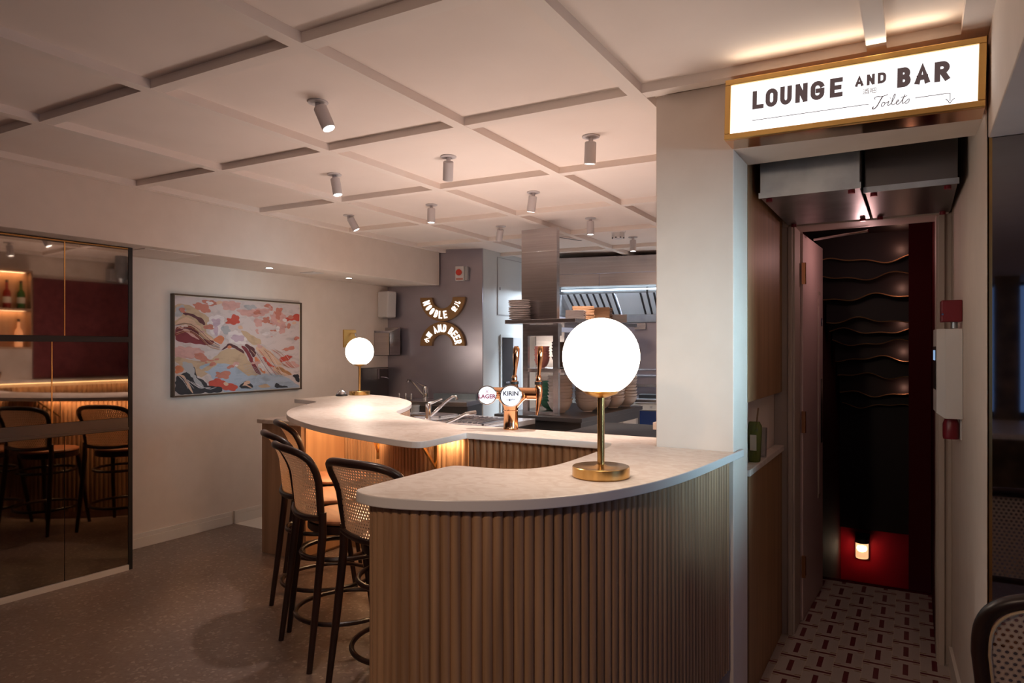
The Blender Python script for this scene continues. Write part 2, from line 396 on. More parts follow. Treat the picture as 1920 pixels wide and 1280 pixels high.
def glyph(mb, ch, w, h, t, dep, mtx):
    """block capital drawn with strokes of thickness t inside a w x h box, extruded by dep, mapped by mtx"""
    for gi, pl in enumerate(GL[ch]):
        P = [Vector((t/2+x*(w-t), t/2+y*(h-t))) for x, y in pl]
        P = [p for i, p in enumerate(P) if i == 0 or (p-P[i-1]).length > 1e-5]
        for k in (0, -1):                                   # square ends reach the cap line
            q = P[1] if k == 0 else P[-2]; d = (P[k]-q).normalized(); P[k] = P[k]+d*t/2
            if abs(d.y) > .3 and abs(d.x) > .02: P[k] = P[k]-d*t*.12
        n = len(P); Lf, Rt = [], []
        for i in range(n):
            d0 = (P[i]-P[i-1]).normalized() if i else (P[1]-P[0]).normalized()
            d1 = (P[i+1]-P[i]).normalized() if i < n-1 else d0
            m = (Vector((-d0.y, d0.x))+Vector((-d1.y, d1.x)))
            m = m.normalized() if m.length > .2 else Vector((-d0.y, d0.x))
            k = min(1.7, 1/max(.4, m.dot(Vector((-d0.y, d0.x)))))
            Lf.append(P[i]+m*t/2*k); Rt.append(P[i]-m*t/2*k)
        V = [[mb.bm.verts.new(mtx @ Vector((p.x, p.y, z*(1+.12*gi)))) for p in S] for S in (Lf, Rt) for z in (0, dep)]
        for i in range(n-1):
            mb.bm.faces.new((V[1][i], V[1][i+1], V[3][i+1], V[3][i])); mb.bm.faces.new((V[0][i], V[0][i+1], V[2][i+1], V[2][i]))
            mb.bm.faces.new((V[0][i], V[0][i+1], V[1][i+1], V[1][i])); mb.bm.faces.new((V[2][i], V[2][i+1], V[3][i+1], V[3][i]))
        for i in (0, n-1): mb.bm.faces.new((V[0][i], V[1][i], V[3][i], V[2][i]))

# ================================================================ THE SETTING
def box(name, m, b, parent=None, bevel=0): return MB().box(*b).build(name, M[m], parent, bevel)
struct(box('floor', 'terrazzo', (-4.9, 2.2, -3.2, 3.62, -.06, 0)))
struct(MB().box(-4.9, -.62, 3.62, 8.4, -.06, 0).build('floor', M['tile_white']))
struct(MB().box(-.62, .22, 2.53, 4.57, -.055, .003).build('floor', M['corridor_tile']))

def sloped(mb, x0, x1, y0, y1, dz0, dz1):
    q = [(x0, y0), (x1, y0), (x1, y1), (x0, y1)]
    mb.hexa([(x, y, zc(x, y)+dz0) for x, y in q], [(x, y, zc(x, y)+dz1) for x, y in q]); return mb
struct(sloped(MB(), -4.8, 2.2, -3.2, 8.4, .035, .12).build('ceiling', M['ceiling']))
COLS = [-.876, -1.673, -2.475, -3.286, -4.092]; ROWS = [-2.12, -1.207, -.293, .62, 1.535, 2.448, 3.36, 4.275, 5.19, 6.1]
for i, xc in enumerate([-.075]+COLS):
    struct(sloped(MB(), xc-.055, xc, -3, 2.53 if i == 0 else 7.3, 0, .036).build('trim_%d' % (i+1), M['batten']))
for j, yr in enumerate(ROWS):
    struct(sloped(MB(), -4.15, .19 if yr < 2.45 else -.86, yr, yr+.055, .001, .036).build('trim_%d' % (j+7), M['batten']))
struct(sloped(MB(), .12, .19, -3, 2.46, 0, .036).build('trim_17', M['batten']))
# walls
struct(box('wall_left', 'plaster', (-4.84, -4.72, -3.2, 8.4, 0, 2.55)))
struct(MB().box(-4.72, -4.15, -3.0, 5.62, 2.045, 2.5).build('wall_bulkhead_left', M['plaster'], bevel=.004))
struct(box('wall_rear', 'red_fabric', (-4.8, .3, -3.2, -3.1, 0, 2.6)))
struct(MB().box(1.9, 2.0, -3.2, 2.6, 0, 2.6).build('wall_right', M['plaster']))
struct(MB().box(.19, 1.9, -3.1, 2.49, 2.03, 2.5).build('wall_bulkhead_right', M['plaster'], bevel=.004))
struct(box('wall_mirror_side', 'plaster', (.19, 2.0, 2.50, 2.60, 0, 2.5)))
struct(MB().prism([(.187, 2.49), (.143, 3.6), (.143, 3.83), (.30, 3.83), (.30, 2.50), (.19, 2.50)], 0, 2.5).build('wall_corridor_right', M['plaster']))
struct(MB().prism([(-.60, 2.77), (-.60, 3.62), (-.60, 8.2), (-.85, 8.2), (-.85, 2.77)], 0, 2.5).build('wall_corridor_left', M['plaster']))
struct(MB().box(-.849, -.561, 2.531, 2.769, 0, 2.36).build('wall_pillar', M['plaster'], bevel=.003))
struct(MB().box(-.561, .187, 2.531, 2.77, 2.115, 2.36).build('wall_lintel', M['plaster'], bevel=.003))
struct(MB().box(-.60, .143, 3.60, 3.70, 2.045, 2.5).build('wall_over_door', M['plaster']))
# door frame, red stairwell
struct(MB().box(-.60, -.535, 3.585, 3.60, 0, 2.06).box(-.568, -.506, 3.6, 3.80, 0, 2.02).box(-.535, -.515, 3.575, 3.60, 0, 2.03).build('trim_18', M['frame_paint'], bevel=.003))
struct(MB().box(.083, .143, 3.6, 3.80, 0, 2.02).box(.09, .115, 3.575, 3.6, 0, 2.03).build('trim_19', M['frame_paint'], bevel=.003))
struct(MB().box(-.568, .143, 3.6, 3.80, 2.0, 2.05).box(-.56, .13, 3.575, 3.6, 1.995, 2.04).build('trim_20', M['frame_paint'], bevel=.003))
struct(MB().prism([(.083, 3.80), (.083, 4.7), (-.03, 4.7), (-.03, 7.2), (.3, 7.2), (.3, 3.80)], -3, 2.4).build('wall_stair_right', M['red_wall_shaded']))
struct(MB().prism([(-.60, 4.6), (-.595, 7.2), (-.70, 7.2), (-.70, 4.6)], -3, 2.4).build('wall_stair_left', M['red_wall_shaded']))
struct(MB().box(-.7, .3, 7.1, 7.2, -3, -.24).build('wall_stair_far', M['red_wall_lit']))
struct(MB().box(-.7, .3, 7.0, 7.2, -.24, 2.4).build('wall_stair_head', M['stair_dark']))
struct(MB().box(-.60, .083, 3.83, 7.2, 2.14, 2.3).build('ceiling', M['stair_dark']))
st = MB()
for k in range(9): st.box(-.6, .0, 4.57+k*.26, 4.57+(k+1)*.26, -3, -.19*(k+1))
struct(st.build('floor', M['stair_dark']))
struct(MB().box(-.6, .083, 4.555, 4.575, -.06, .012).build('trim_21', M['red_wall_shaded']))
# baseboards
for (a, b, h, nm) in ((2.56, 3.60, .10, 'baseboard_left'), (3.62, 5.45, .10, 'baseboard_left')):
    mb = MB().box(-4.72, -4.702, a, b, 0, h-.03)
    if a < 3: mb.box(-4.72, -4.707, a, b, h-.03, h)
    else: mb.box(-4.72, -4.702, a, b, h-.03, h)
    struct(mb.build(nm, M['plaster_white'], bevel=.002))
struct(MB().prism([(.186, 2.49), (.174, 2.49), (.130, 3.58), (.143, 3.58)], 0, .09).build('baseboard_right', M['plaster_white']))
# kitchen block, back wall
struct(MB().prism([(-4.72, 5.512), (-3.717, 5.768), (-3.717, 8.3), (-4.72, 8.3)], 0, 2.5).build('wall_kitchen_block', M['kitchen_white']))
R13 = math.atan2(.225, .974); R14 = math.atan2(.247, .969)
def kw(t, d, z): return (-4.72+.969*t+.247*d, 5.5+.247*t-.969*d, z)      # along / out of the steel wall
def kh(t, d): return (-3.1+.974*t-.225*d, 6.37+.225*t+.974*d)            # along / behind the hood front
o = MB().box(0, 1.036, -.006, .008, .86, 2.5).build('trim_22', M['steel_wall']); o.location = (-4.72, 5.5, 0); o.rotation_euler = (0, 0, R14); struct(o)
struct(box('trim_23', 'steel_dark', (-4.718, -4.708, 5.08, 5.49, .9, 1.212)))
P = [kh(-.75, .97), kh(2.45, .97), kh(2.45, 1.1), kh(-.75, 1.1)]
struct(MB().prism(P, 0, 2.5).build('wall_kitchen_back', M['steel_wall']))
# doorway in the white kitchen wall
d = thing('door_1', None, None, (-3.712, 6.08, 0)); d['kind'] = 'structure'
MB().box(0, .012, 0, .45, 0, 1.55).build('door_frame', M['kitchen_white'], d)
MB().box(.012, .02, .03, .24, 0, 1.52).build('door_glass', M['steel_dark'], d)
MB().box(.012, .02, .24, .42, 0, 1.52).build('door_panel', M['grey_plastic'], d)
MB().rod((.03, .06, 1.05), (.03, .14, 1.05), .008).build('door_handle', M['chrome'], d)
o = thing('meter_cupboard', 'white flush cupboard with a small keyhole high on the kitchen wall beside the steel sheet', 'cupboard', (-3.716, 6.03, 1.75))
MB().box(0, .004, 0, .62, 0, .60).build('panel_shadow_gap', M['grey_plastic'], o)
MB().box(0, .007, .008, .612, .008, .592).build('door', M['kitchen_white'], o)
MB().box(.007, .010, .04, .05, .26, .29).build('keyhole', M['black'], o)

# street window and column behind the camera (seen in the mirror)
wn = thing('window_1', None, None, (.3, -3.1, .8)); wn['kind'] = 'structure'
MB().box(0, 1.6, -.04, -.03, 0, 1.3).build('street_view', M['street'], wn)
MB().box(0, 1.6, 0, .05, -.05, 0).box(0, 1.6, 0, .05, 1.2, 1.26).box(.75, .79, 0, .05, 0, 1.2).build('window_frame', M['dark_metal'], wn)
MB().box(0, 1.6, .01, .014, 0, 1.2).build('pane', M['clear_glass'], wn)
struct(MB().box(.3, 1.9, -3.2, -3.1, 0, .75).box(.3, 1.9, -3.2, -3.1, 2.1, 2.5).build('wall_rear', M['antique']))
struct(MB().box(.60, .78, -2.4, -2.28, .78, 2.03).build('wall_column_rear', M['antique']))

wn = thing('window_2', None, None, (1.9, .85, .68)); wn['kind'] = 'structure'
MB().box(-.02, .0, 0, 1.5, 0, 1.25).build('street_view', M['street'], wn)
MB().box(-.05, -.02, -.05, 0, -.05, 1.3).box(-.05, -.02, 1.5, 1.55, -.05, 1.3).box(-.05, -.02, 0, 1.5, -.05, 0).box(-.05, -.02, 0, 1.5, 1.25, 1.3).build('window_frame', M['dark_metal'], wn)

# ================================================================ SMOKED MIRROR UNIT ON THE LEFT WALL
mu = thing('mirror_cabinet', 'tall smoked mirror unit with dark shelf ledge standing against the cream wall', 'mirror cabinet', (-4.299, 2.546, 0), -.033)
MB().box(-.40, -.004, -5.2, -.026, .035, 2.042).build('carcass', M['dark_metal'], mu)
MB().box(-.40, .004, -.026, 0, 0, 2.042).build('end_panel', M['black'], mu)
for (a, b, z0, z1) in ((-1.596, -.401, 1.478, 2.03), (-.395, -.028, 1.478, 2.03), (-2.846, -1.602, 1.478, 2.03),
                       (-1.746, -.468, .968, 1.442), (-.464, -.028, .968, 1.442), (-2.846, -1.752, .968, 1.442),
                       (-1.596, -.400, .037, .886), (-.396, -.028, .037, .886), (-2.846, -1.602, .037, .886)):
    MB().box(-.003, .001, a, b, z0, z1).build('mirror_panel', M['mirror'], mu)
MB().box(-.003, .006, -2.846, -.026, 1.444, 1.476).build('rail', M['dark_metal'], mu)
MB().box(-.003, .012, -2.846, -.028, .89, .906).box(-.003, .003, -2.846, -.028, .906, .965).build('ledge', M['steel_dark'], mu)
for (y, z0, z1) in ((-.398, 1.478, 2.03), (-.466, .968, 1.442)): MB().box(0, .003, y-.003, y+.003, z0, z1).build('brass_strip', M['brass'], mu)
MB().box(-.003, .004, -2.846, -.028, 2.03, 2.038).build('top_strip', M['brass'], mu)
MB().box(-.4, .01, -5.2, -.026, 0, .034).build('plinth', M['plaster_white'], mu)

# right-hand mirror
o = thing('wall_mirror', 'tall antiqued mirror beside the corridor opening under the cream bulkhead', 'mirror', (.2, 2.5, 0))
MB().box(0, 1.6, -.008, -.004, .02, 2.03).build('mirror_glass', mat('clear_mirror', (.42, .38, .36), .03, 1.0), o)
MB().box(-.008, 0, -.012, 0, .02, 2.03).build('edge_trim', M['brass'], o)

# ================================================================ THE BAR
SL = [(-1.277, 1.368), (-1.262, 1.342), (-1.235, 1.325), (-1.186, 1.312), (-1.113, 1.318), (-1.012, 1.355), (-.92, 1.402), (-.854, 1.448), (-.797, 1.503),
 (-.745, 1.57), (-.706, 1.635), (-.675, 1.705), (-.647, 1.78), (-.622, 1.87), (-.60, 1.975), (-.583, 2.1), (-.570, 2.25), (-.553, 2.5), (-.543, 2.62), (-.558, 2.62), (-.558, 2.528), (-.853, 2.528), (-.853, 2.78),
 (-1.95, 2.768), (-2.229, 2.875), (-2.48, 3.01), (-2.605, 3.112), (-2.68, 3.2), (-2.73, 3.31), (-2.84, 3.52), (-3.0, 3.75), (-3.175, 3.916), (-3.4, 4.08),
 (-3.62, 4.171), (-3.82, 4.23), (-3.96, 4.24), (-3.955, 3.56), (-3.66, 3.50), (-3.564, 3.389), (-3.5, 3.23), (-3.40, 3.055), (-3.28, 2.907), (-3.162, 2.785),
 (-3.025, 2.671), (-2.896, 2.585), (-2.703, 2.476), (-2.498, 2.376), (-2.287, 2.301), (-2.114, 2.253), (-1.954, 2.208), (-1.76, 2.165), (-1.708, 2.178),
 (-1.693, 2.22), (-1.712, 2.518), (-1.34, 2.526), (-1.03, 2.53), (-1.0, 2.45), (-.99, 2.3), (-.983, 2.05), (-.989, 1.939), (-1.019, 1.868), (-1.069, 1.825),
 (-1.147, 1.805), (-1.209, 1.80), (-1.255, 1.795), (-1.277, 1.765)]
sharp = {i for i, p in enumerate(SL) if p in ((-.543, 2.62), (-.558, 2.62), (-.558, 2.528), (-.853, 2.528), (-.853, 2.78), (-1.95, 2.768), (-3.96, 4.24), (-3.955, 3.56), (-1.712, 2.518), (-1.03, 2.53))}
slab = smooth_path(SL, sharp, 2, closed=True)
mb = MB().prism(slab, 1.002, 1.03)
o = mb.build('bar_worktop', None, mats=[M['marble'], M['stone_edge']], bevel=.003)
for p in o.data.polygons: p.material_index = 0 if abs(p.normal.z) > .5 else 1
tag(o, 'continuous cream stone bar top curving from front counter to rounded serving end', 'worktop')

fc = thing('fluted_bar_counter', 'curved half-round oak fluted bar counter wrapping the front below the big lamp', 'bar counter', (0, 0, 0))
FP = [(-1.243, 1.385), (-1.19, 1.349), (-1.113, 1.352), (-1.02, 1.388), (-.935, 1.435), (-.872, 1.482), (-.82, 1.532), (-.772, 1.592), (-.735, 1.655),
      (-.706, 1.72), (-.68, 1.79), (-.655, 1.88), (-.634, 1.98), (-.618, 2.1), (-.605, 2.25), (-.582, 2.525)]
FS = smooth_path(FP, (), 2)
fluted('fluted_panel', FS, .0262, .25, 1.002, M['wood'], fc, .40, 1)
inner = [(-1.02, 2.52), (-1.02, 2.3), (-1.015, 2.05), (-1.02, 1.96), (-1.05, 1.89), (-1.1, 1.85), (-1.16, 1.835), (-1.243, 1.83)]
MB().prism([(x*1+.0, y) for x, y in FS]+inner, .24, 1.0).build('carcass', M['wood_end'], fc)
MB().prism([(x+(-.06 if x > -.8 else 0), y+.07) for x, y in FS[2:-2]]+[(-.95, 2.5), (-.96, 2.1), (-1.05, 1.85), (-1.2, 1.8)], 0, .24).build('plinth', M['oak_light'], fc)

ic = thing('inner_bar_counter', 'oak fluted bar front lit from beneath the overhanging rounded bar top', 'bar counter', (0, 0, 0))
IP = smooth_path([(-1.76, 2.60), (-2.0, 2.645), (-2.3, 2.75), (-2.6, 2.96), (-2.80, 3.21), (-2.96, 3.43), (-3.14, 3.57), (-3.255, 3.60)], (), 2)
fluted('fluted_panel', IP, .034, .06, 1.002, M['wood'], ic, .42, -1)
fluted('fluted_panel', [(-1.03, 2.575), (-1.74, 2.575)], .034, .06, 1.002, M['wood'], ic, .42, -1)
fluted('fluted_panel', [(-3.26, 3.605), (-3.49, 3.605)], .025, .06, 1.002, M['wood'], ic, .42, -1)
MB().box(-3.50, -3.49, 3.24, 3.61, .02, 1.002).build('side_panel', M['oak_light'], ic)
BODY = [(-3.495, 3.25), (-3.495, 3.62), (-3.25, 3.62)] + [(x-.006, y+.012) for x, y in IP[::-1]] + [(-1.74, 2.585), (-.86, 2.585), (-.86, 2.75),
        (-1.95, 2.745), (-2.22, 2.855), (-2.5, 2.99), (-2.62, 3.09), (-2.72, 3.30), (-2.84, 3.515), (-3.02, 3.75), (-3.2, 3.92), (-3.42, 4.07), (-3.498, 4.12), (-3.498, 3.25)]
MB().prism(BODY[1:-1], .0, 1.0).build('carcass', M['wood_end'], ic)
for (x0, y0, x1, y1) in ((-1.775, 2.585, -2.60, 2.905), (-2.60, 2.905, -3.14, 3.44)):
    dx, dy = x1-x0, y1-y0; L = math.hypot(dx, dy); n = (-dy/L*-1, dx/L*-1)
    MB().hexa([(x0+n[0]*a, y0+n[1]*a, .994) for a in (.012,)]+[(x1+n[0]*.012, y1+n[1]*.012, .994), (x1+n[0]*.02, y1+n[1]*.02, .994), (x0+n[0]*.02, y0+n[1]*.02, .994)],
              [(x0+n[0]*.012, y0+n[1]*.012, .999), (x1+n[0]*.012, y1+n[1]*.012, .999), (x1+n[0]*.02, y1+n[1]*.02, .999), (x0+n[0]*.02, y0+n[1]*.02, .999)]).build('led_strip', M['led'], ic)
# brass brackets under the overhang
def bracket(px, py, nx, ny, label):
    b = thing('shelf_bracket', label, 'bracket', (px, py, 1.0), math.atan2(-nx, ny), 'brass brackets under the overhang')
    MB().box(-.008, .008, -.002, .005, -.20, 0).build('wall_plate', M['brass'], b)
    MB().box(-.008, .008, 0, .20, -.005, 0).build('top_plate', M['brass'], b)
    MB().hexa([(-.005, .004, -.165), (.005, .004, -.165), (.005, .185, -.010), (-.005, .185, -.010)], [(-.005, .004, -.150), (.005, .004, -.150), (.005, .170, -.004), (-.005, .170, -.004)]).build('strut', M['brass'], b)
bracket(-1.95, 2.612, .20, -.98, 'brass bracket under the squared corner of the overhanging bar top')
bracket(-2.53, 2.865, .45, -.89, 'brass bracket under the middle of the overhanging bar top behind the stools')

lc = thing('end_cabinet', 'low oak end cabinet with its own stone shelf at the wall end of the bar', 'cabinet', (0, 0, 0))
MB().box(-3.885, -3.502, 3.21, 4.2, .0, .889).build('body', M['wood_end'], lc, bevel=.002)
MB().box(-3.912, -3.502, 3.19, 4.22, .89, .918).build('stone_shelf', M['marble'], lc, bevel=.003)
MB().box(-3.90, -3.502, 3.62, 4.15, .918, 1.002).build('riser', M['oak_light'], lc)

# ---------------------------------------------------------------- globe lamps
def globe_lamp(loc, label, e):
    t = thing('table_lamp', label, 'lamp', loc, 0, 'globe lamps on the bar')
    MB().lathe([(0, 0), (.080, 0), (.083, .003), (.083, .029), (.081, .031), (.02, .032), (.013, .036), (0, .036)], seg=48).build('base', M['brass'], t, smooth=True)
    MB().cyl((0, 0, 0), .0105, .034, .238, 20).build('pole', M['brass'], t, smooth=True)
    MB().lathe([(0, .228), (.014, .229), (.045, .240), (.052, .247), (.0515, .25), (0, .25)], seg=40).build('lamp_holder', M['brass_sign'], t, smooth=True)
    n = 28
    MB().lathe([(.112*math.sin(PI*k/n), .348-.112*math.cos(PI*k/n)) for k in range(n+1)], seg=48).build('lamp_shade', M['globe'], t, smooth=True)
    return t
globe_lamp((-.785, 1.848, 1.03), 'large brass globe lamp glowing on the front counter before the pillar', 1)
globe_lamp((-3.855, 4.145, 1.03), 'brass globe lamp glowing at the far end of the bar beside the bell', 1)
b = thing('service_bell', 'chrome push bell with black base beside the far globe lamp', 'bell', (-3.895, 3.985, 1.03))
MB().lathe([(0, 0), (.045, 0), (.047, .006), (.04, .014), (0, .014)]).build('base', M['black'], b, smooth=True)
MB().lathe([(.041, .014), (.039, .024), (.030, .038), (.014, .047), (0, .049)]).build('dome', M['chrome'], b, smooth=True)
MB().lathe([(0, .048), (.003, .048), (.003, .056), (.007, .057), (.006, .062), (0, .063)], seg=16).build('button', M['chrome'], b, smooth=True)

# ---------------------------------------------------------------- beer tap tower
tt = thing('beer_tap_tower', 'polished copper beer tap tower with two taps on the inner counter', 'beer tap', (-1.603, 2.722, 1.03))
MB().lathe([(0, 0), (.034, 0), (.036, .004), (.034, .01), (.033, .085), (.0345, .088), (.033, .091), (.036, .105), (.045, .13), (.05, .15), (.048, .17), (0, .172)], seg=36).build('column', M['copper'], tt, smooth=True)
for sx in (-1, 1): MB().tube([(sx*.012, 0, .09), (sx*.03, 0, .115), (sx*.055, 0, .14), (sx*.075, 0, .155)], .012, 12).build('arm', M['copper'], tt, smooth=True)
MB().tube([(-.12, -.03, .165), (.135, .05, .165)], .028, 20).build('crossbar', M['copper'], tt, smooth=True)
for i, (x, y) in enumerate(((.022, -.004), (.128, .032))):
    MB().lathe([(0, -.02), (.017, -.02), (.018, 0), (.015, .012), (.018, .014), (.018, .026), (.012, .03), (.013, .045), (.010, .055), (0, .055)], (x, y, .195), 20).build('tap_body', M['copper'], tt, smooth=True)
    MB().lathe([(.0185, .0), (.019, .002), (.019, .012), (.0185, .014)], (x, y, .208), 20).build('black_ring', M['black'], tt, smooth=True)
    MB().tube([(x, y, .245), (x+.004, y, .28), (x+.008, y, .33), (x+.010, y, .37), (x+.010, y, .383)], [.007, .009, .0145, .015, .009], 14).build('handle', M['copper'], tt, smooth=True)
MB().tube([(.137, .02, .19), (.138, .015, .14), (.130, .01, .07)], [.016, .012, .005], 12).build('spout', M['copper'], tt, smooth=True)
def badge(cx, cy, cz, r, words, back):
    g = thing('tap_badge', None, None, (cx, cy, cz)); g.parent = tt
    g.rotation_euler = (PI/2, 0, .53)
    bm_ = MB().lathe([(0, -.012), (r, -.012), (r+.004, -.006), (r+.004, .002), (r, .004), (0, .004)], seg=40); o = bm_.build('rim', M['chrome'], g, smooth=True)
    MB().lathe([(0, .0041), (r-.001, .0041), (r-.001, .005), (0, .005)], seg=40).build('face', mat('badge_face', (.8, .82, .85), .3, emis=(.8, .85, 1), es=.75), g)
    mb = MB()
    for s, size, x, y, bold in words: add_text(mb, text_bm(s, size, bold=bold, depth=.0005), Matrix.Translation((x, y, .0056)))
    return mb, g
mb, g = badge(-.074, -.088, .160, .040, (('LAGER', .026, 0, -.014, .0009),), 0)
for sx in (-1, 1):
    mb.hexa([(-.009*sx, .008, .0052), (-.006*sx, .008, .0052), (.009*sx, .026, .0052), (.006*sx, .026, .0052)], [(-.009*sx, .008, .006), (-.006*sx, .008, .006), (.009*sx, .026, .006), (.006*sx, .026, .006)])
mb.build('lettering', mat('badge_red', (.35, .05, .10), .5), g)
mb, g = badge(.030, -.052, .158, .046, (('KIRIN', .028, 0, .002, .0010), ('- - - -', .008, 0, -.008, .0002), ('一番搾り', .011, 0, -.022, .0003)), 0)
for k in range(14):
    a = PI*1.1+k*PI*.8/13; mb.box(.034*math.cos(a)-.0008, .034*math.cos(a)+.0008, .034*math.sin(a)-.0008, .034*math.sin(a)+.0008, .0052, .006)
mb.build('lettering', mat('badge_ink', (.06, .05, .06), .5), g)

# ================================================================ BAR STOOLS
def build_stool():
    t = thing('bar_stool', 'x', 'stool')
    LW = M['stool_wood']
    def yb(x, z):                       # surface of the curved backrest
        base = -.185 if z < .62 else -.185-.020*(z-.62)/.18 if z < .80 else -.205-.085*((z-.80)/.17)**1.6
        return base-.045*(1-min(1, abs(x)/.19)**2)
    MB().lathe([(0, .598), (.175, .598), (.197, .604), (.200, .612), (.196, .620), (.17, .624), (0, .620)], (0, .015, 0), 40).build('seat', M['seat'], t, smooth=True)
    MB().lathe([(.150, .560), (.194, .560), (.199, .566), (.199, .596), (.150, .598)], (0, .015, 0), 40).build('seat_rim', LW, t, smooth=True)
    for s in (-1, 1):
        MB().tube([(s*.185, .215, 0), (s*.168, .165, .3), (s*.150, .130, .565)], [.0125, .016, .017], 12).build('leg', LW, t, smooth=True)
        MB().tube([(s*.205, -.255, 0), (s*.192, -.218, .30), (s*.182, -.188, .58), (s*.181, -.187, .68)], [.0125, .0165, .018, .017], 12).build('leg', LW, t, smooth=True)
    def hw(z): return .168+.026*max(0, z-.66)/.24
    pts = [(-hw(z), yb(.19, z), z) for z in (.66, .70, .74, .78, .82, .86)]
    for k in range(33):
        a = PI*k/32; x = -math.cos(a); z = math.sin(a)
        X = .195*math.copysign(abs(x)**.62, x); Z = .885+.078*(z**.75); pts.append((X, yb(X, Z) if Z > .90 else yb(.19, Z), Z))
    pts += [(hw(z), yb(.19, z), z) for z in (.86, .82, .78, .74, .70, .66)]
    hoop = pts
    MB().tube(hoop, .0165, 12).build('back_frame', LW, t, smooth=True)
    MB().tube([(x, yb(x, .655)-.002, .655-.012*(1-(x/.18)**2)) for x in [-.18+.36*k/12 for k in range(13)]], .0135, 10).build('lower_rail', LW, t, smooth=True)
    # cane panel with its own UVs in metres
    bm_ = bmesh.new(); uvl = bm_.loops.layers.uv.new('UVMap'); rows = []
    for j in range(15):
        z = .650+.309*j/14
        ww = hw(z)-.004 if z <= .885 else .190*max(.02, 1-((z-.885)/.0785)**(2/.75))**.31
        rows.append([bm_.verts.new((ww*(2*i/12-1), yb(ww*(2*i/12-1), z)+.002, z)) for i in range(13)])
    for j in range(14):
        for i in range(12):
            f = bm_.faces.new((rows[j][i], rows[j][i+1], rows[j+1][i+1], rows[j+1][i]))
            for lp in f.loops: lp[uvl].uv = (lp.vert.co.x+.5, lp.vert.co.z)
    me = bpy.data.meshes.new('cane_panel'); bm_.to_mesh(me); bm_.free(); me.materials.append(M['cane'])
    for p in me.polygons: p.use_smooth = True
    o = bpy.data.objects.new('cane_panel', me); C.objects.link(o); o.parent = t
    b = o.modifiers.new('solid', 'SOLIDIFY'); b.thickness = .002
    def ring(r, z, nm, cy=-.005):
        MB().tube([(r*math.cos(2*PI*k/40), cy+r*math.sin(2*PI*k/40)*1.08, z) for k in range(40)], .0108, 10, closed=True).build(nm, LW, t, smooth=True)
    ring(.218, .175, 'foot_ring'); ring(.190, .455, 'support_ring', -.01)
    return t
stool = build_stool()
# left rear leg position, direction to the stool's right
def put(o, lx, ly, ang):
    """place a stool from its rear left foot; ang is the way its right side points"""
    c, s = math.cos(ang), math.sin(ang)
    o.location = (lx-(c*-.205-s*-.255), ly-(s*-.205+c*-.255), 0); o.rotation_euler = (0, 0, ang)
SP = [(-2.061, 2.028, -.06, 'cane backed bar stool partly hidden behind the front fluted counter'),
      (-2.627, 2.283, -.43, 'cane backed bar stool fully in view at the open edge of the bar'),
      (-3.03, 2.567, -.50, 'cane backed bar stool almost hidden behind the one in full view'),
      (-3.40, 2.985, -.60, 'cane backed bar stool farthest along, tucked under the rounded end beside the oak end cabinet')]
for i, (x, y, a, lab) in enumerate(SP):
    o = stool if i == 0 else dup(stool)
    o['label'] = lab; o['group'] = 'bar stools along the bar'; put(o, x, y, a)

# cane dining chair at the right
def build_chair():
    t = thing('dining_chair', 'dark bentwood dining chair with cane back beside the tall mirror', 'chair')
    LW = M['stool_wood']
    MB().lathe([(0, .44), (.19, .44), (.205, .447), (.205, .457), (.19, .462), (0, .459)], (0, .03, 0), 40).build('seat', M['seat'], t, smooth=True)
    for s in (-1, 1):
        MB().tube([(s*.185, .20, 0), (s*.16, .15, .44)], [.013, .017], 12).build('leg', LW, t, smooth=True)
        MB().tube([(s*.21, -.26, 0), (s*.19, -.20, .45), (s*.19, -.21, .55)], [.013, .017, .017], 12).build('leg', LW, t, smooth=True)
    def yb(z): return -.21-.06*max(0, (z-.5)/.38)**1.3
    hoop = [(-.19, -.205, .52)]
    for k in range(41):
        a = PI*k/40; x = -math.cos(a); z = math.sin(a)
        X = .212*math.copysign(abs(x)**.6, x); Z = .72+.145*(z**.6); hoop.append((X, yb(Z), Z))
    hoop.append((.19, -.205, .52))
    MB().tube(hoop, .017, 12).build('back_frame', LW, t, smooth=True)
    edge = [(x*.915, yb(z)-.014, z if z < .72 else .72+(z-.72)*.90) for x, y, z in hoop]
    MB().tube(edge, .0035, 8).build('cane_border', mat('cane_border', (.62, .44, .27), .5), t, smooth=True)
    MB().tube([(-.19, -.212, .55), (.19, -.212, .55)], .012, 10).build('lower_rail', LW, t, smooth=True)
    bm_ = bmesh.new(); uvl = bm_.loops.layers.uv.new('UVMap'); rows = []
    for j in range(17):
        z = .55+.300*j/16
        ww = .174+.018*min(1, (z-.55)/.17) if z <= .72 else .192*max(.002, 1-((z-.72)/.1306)**(2/.6))**.3
        rows.append([bm_.verts.new((ww*(2*i/12-1), yb(z)-.008, z)) for i in range(13)])
    for j in range(16):
        for i in range(12):
            f = bm_.faces.new((rows[j][i], rows[j][i+1], rows[j+1][i+1], rows[j+1][i]))
            for lp in f.loops: lp[uvl].uv = (lp.vert.co.x+.5, lp.vert.co.z)
    me = bpy.data.meshes.new('cane_panel'); bm_.to_mesh(me); bm_.free(); me.materials.append(M['cane'])
    o = bpy.data.objects.new('cane_panel', me); C.objects.link(o); o.parent = t
    b = o.modifiers.new('solid', 'SOLIDIFY'); b.thickness = .002
    return t
ch = build_chair(); ch.location = (.338, 2.10-.0, 0); ch.rotation_euler = (0, 0, 0); 
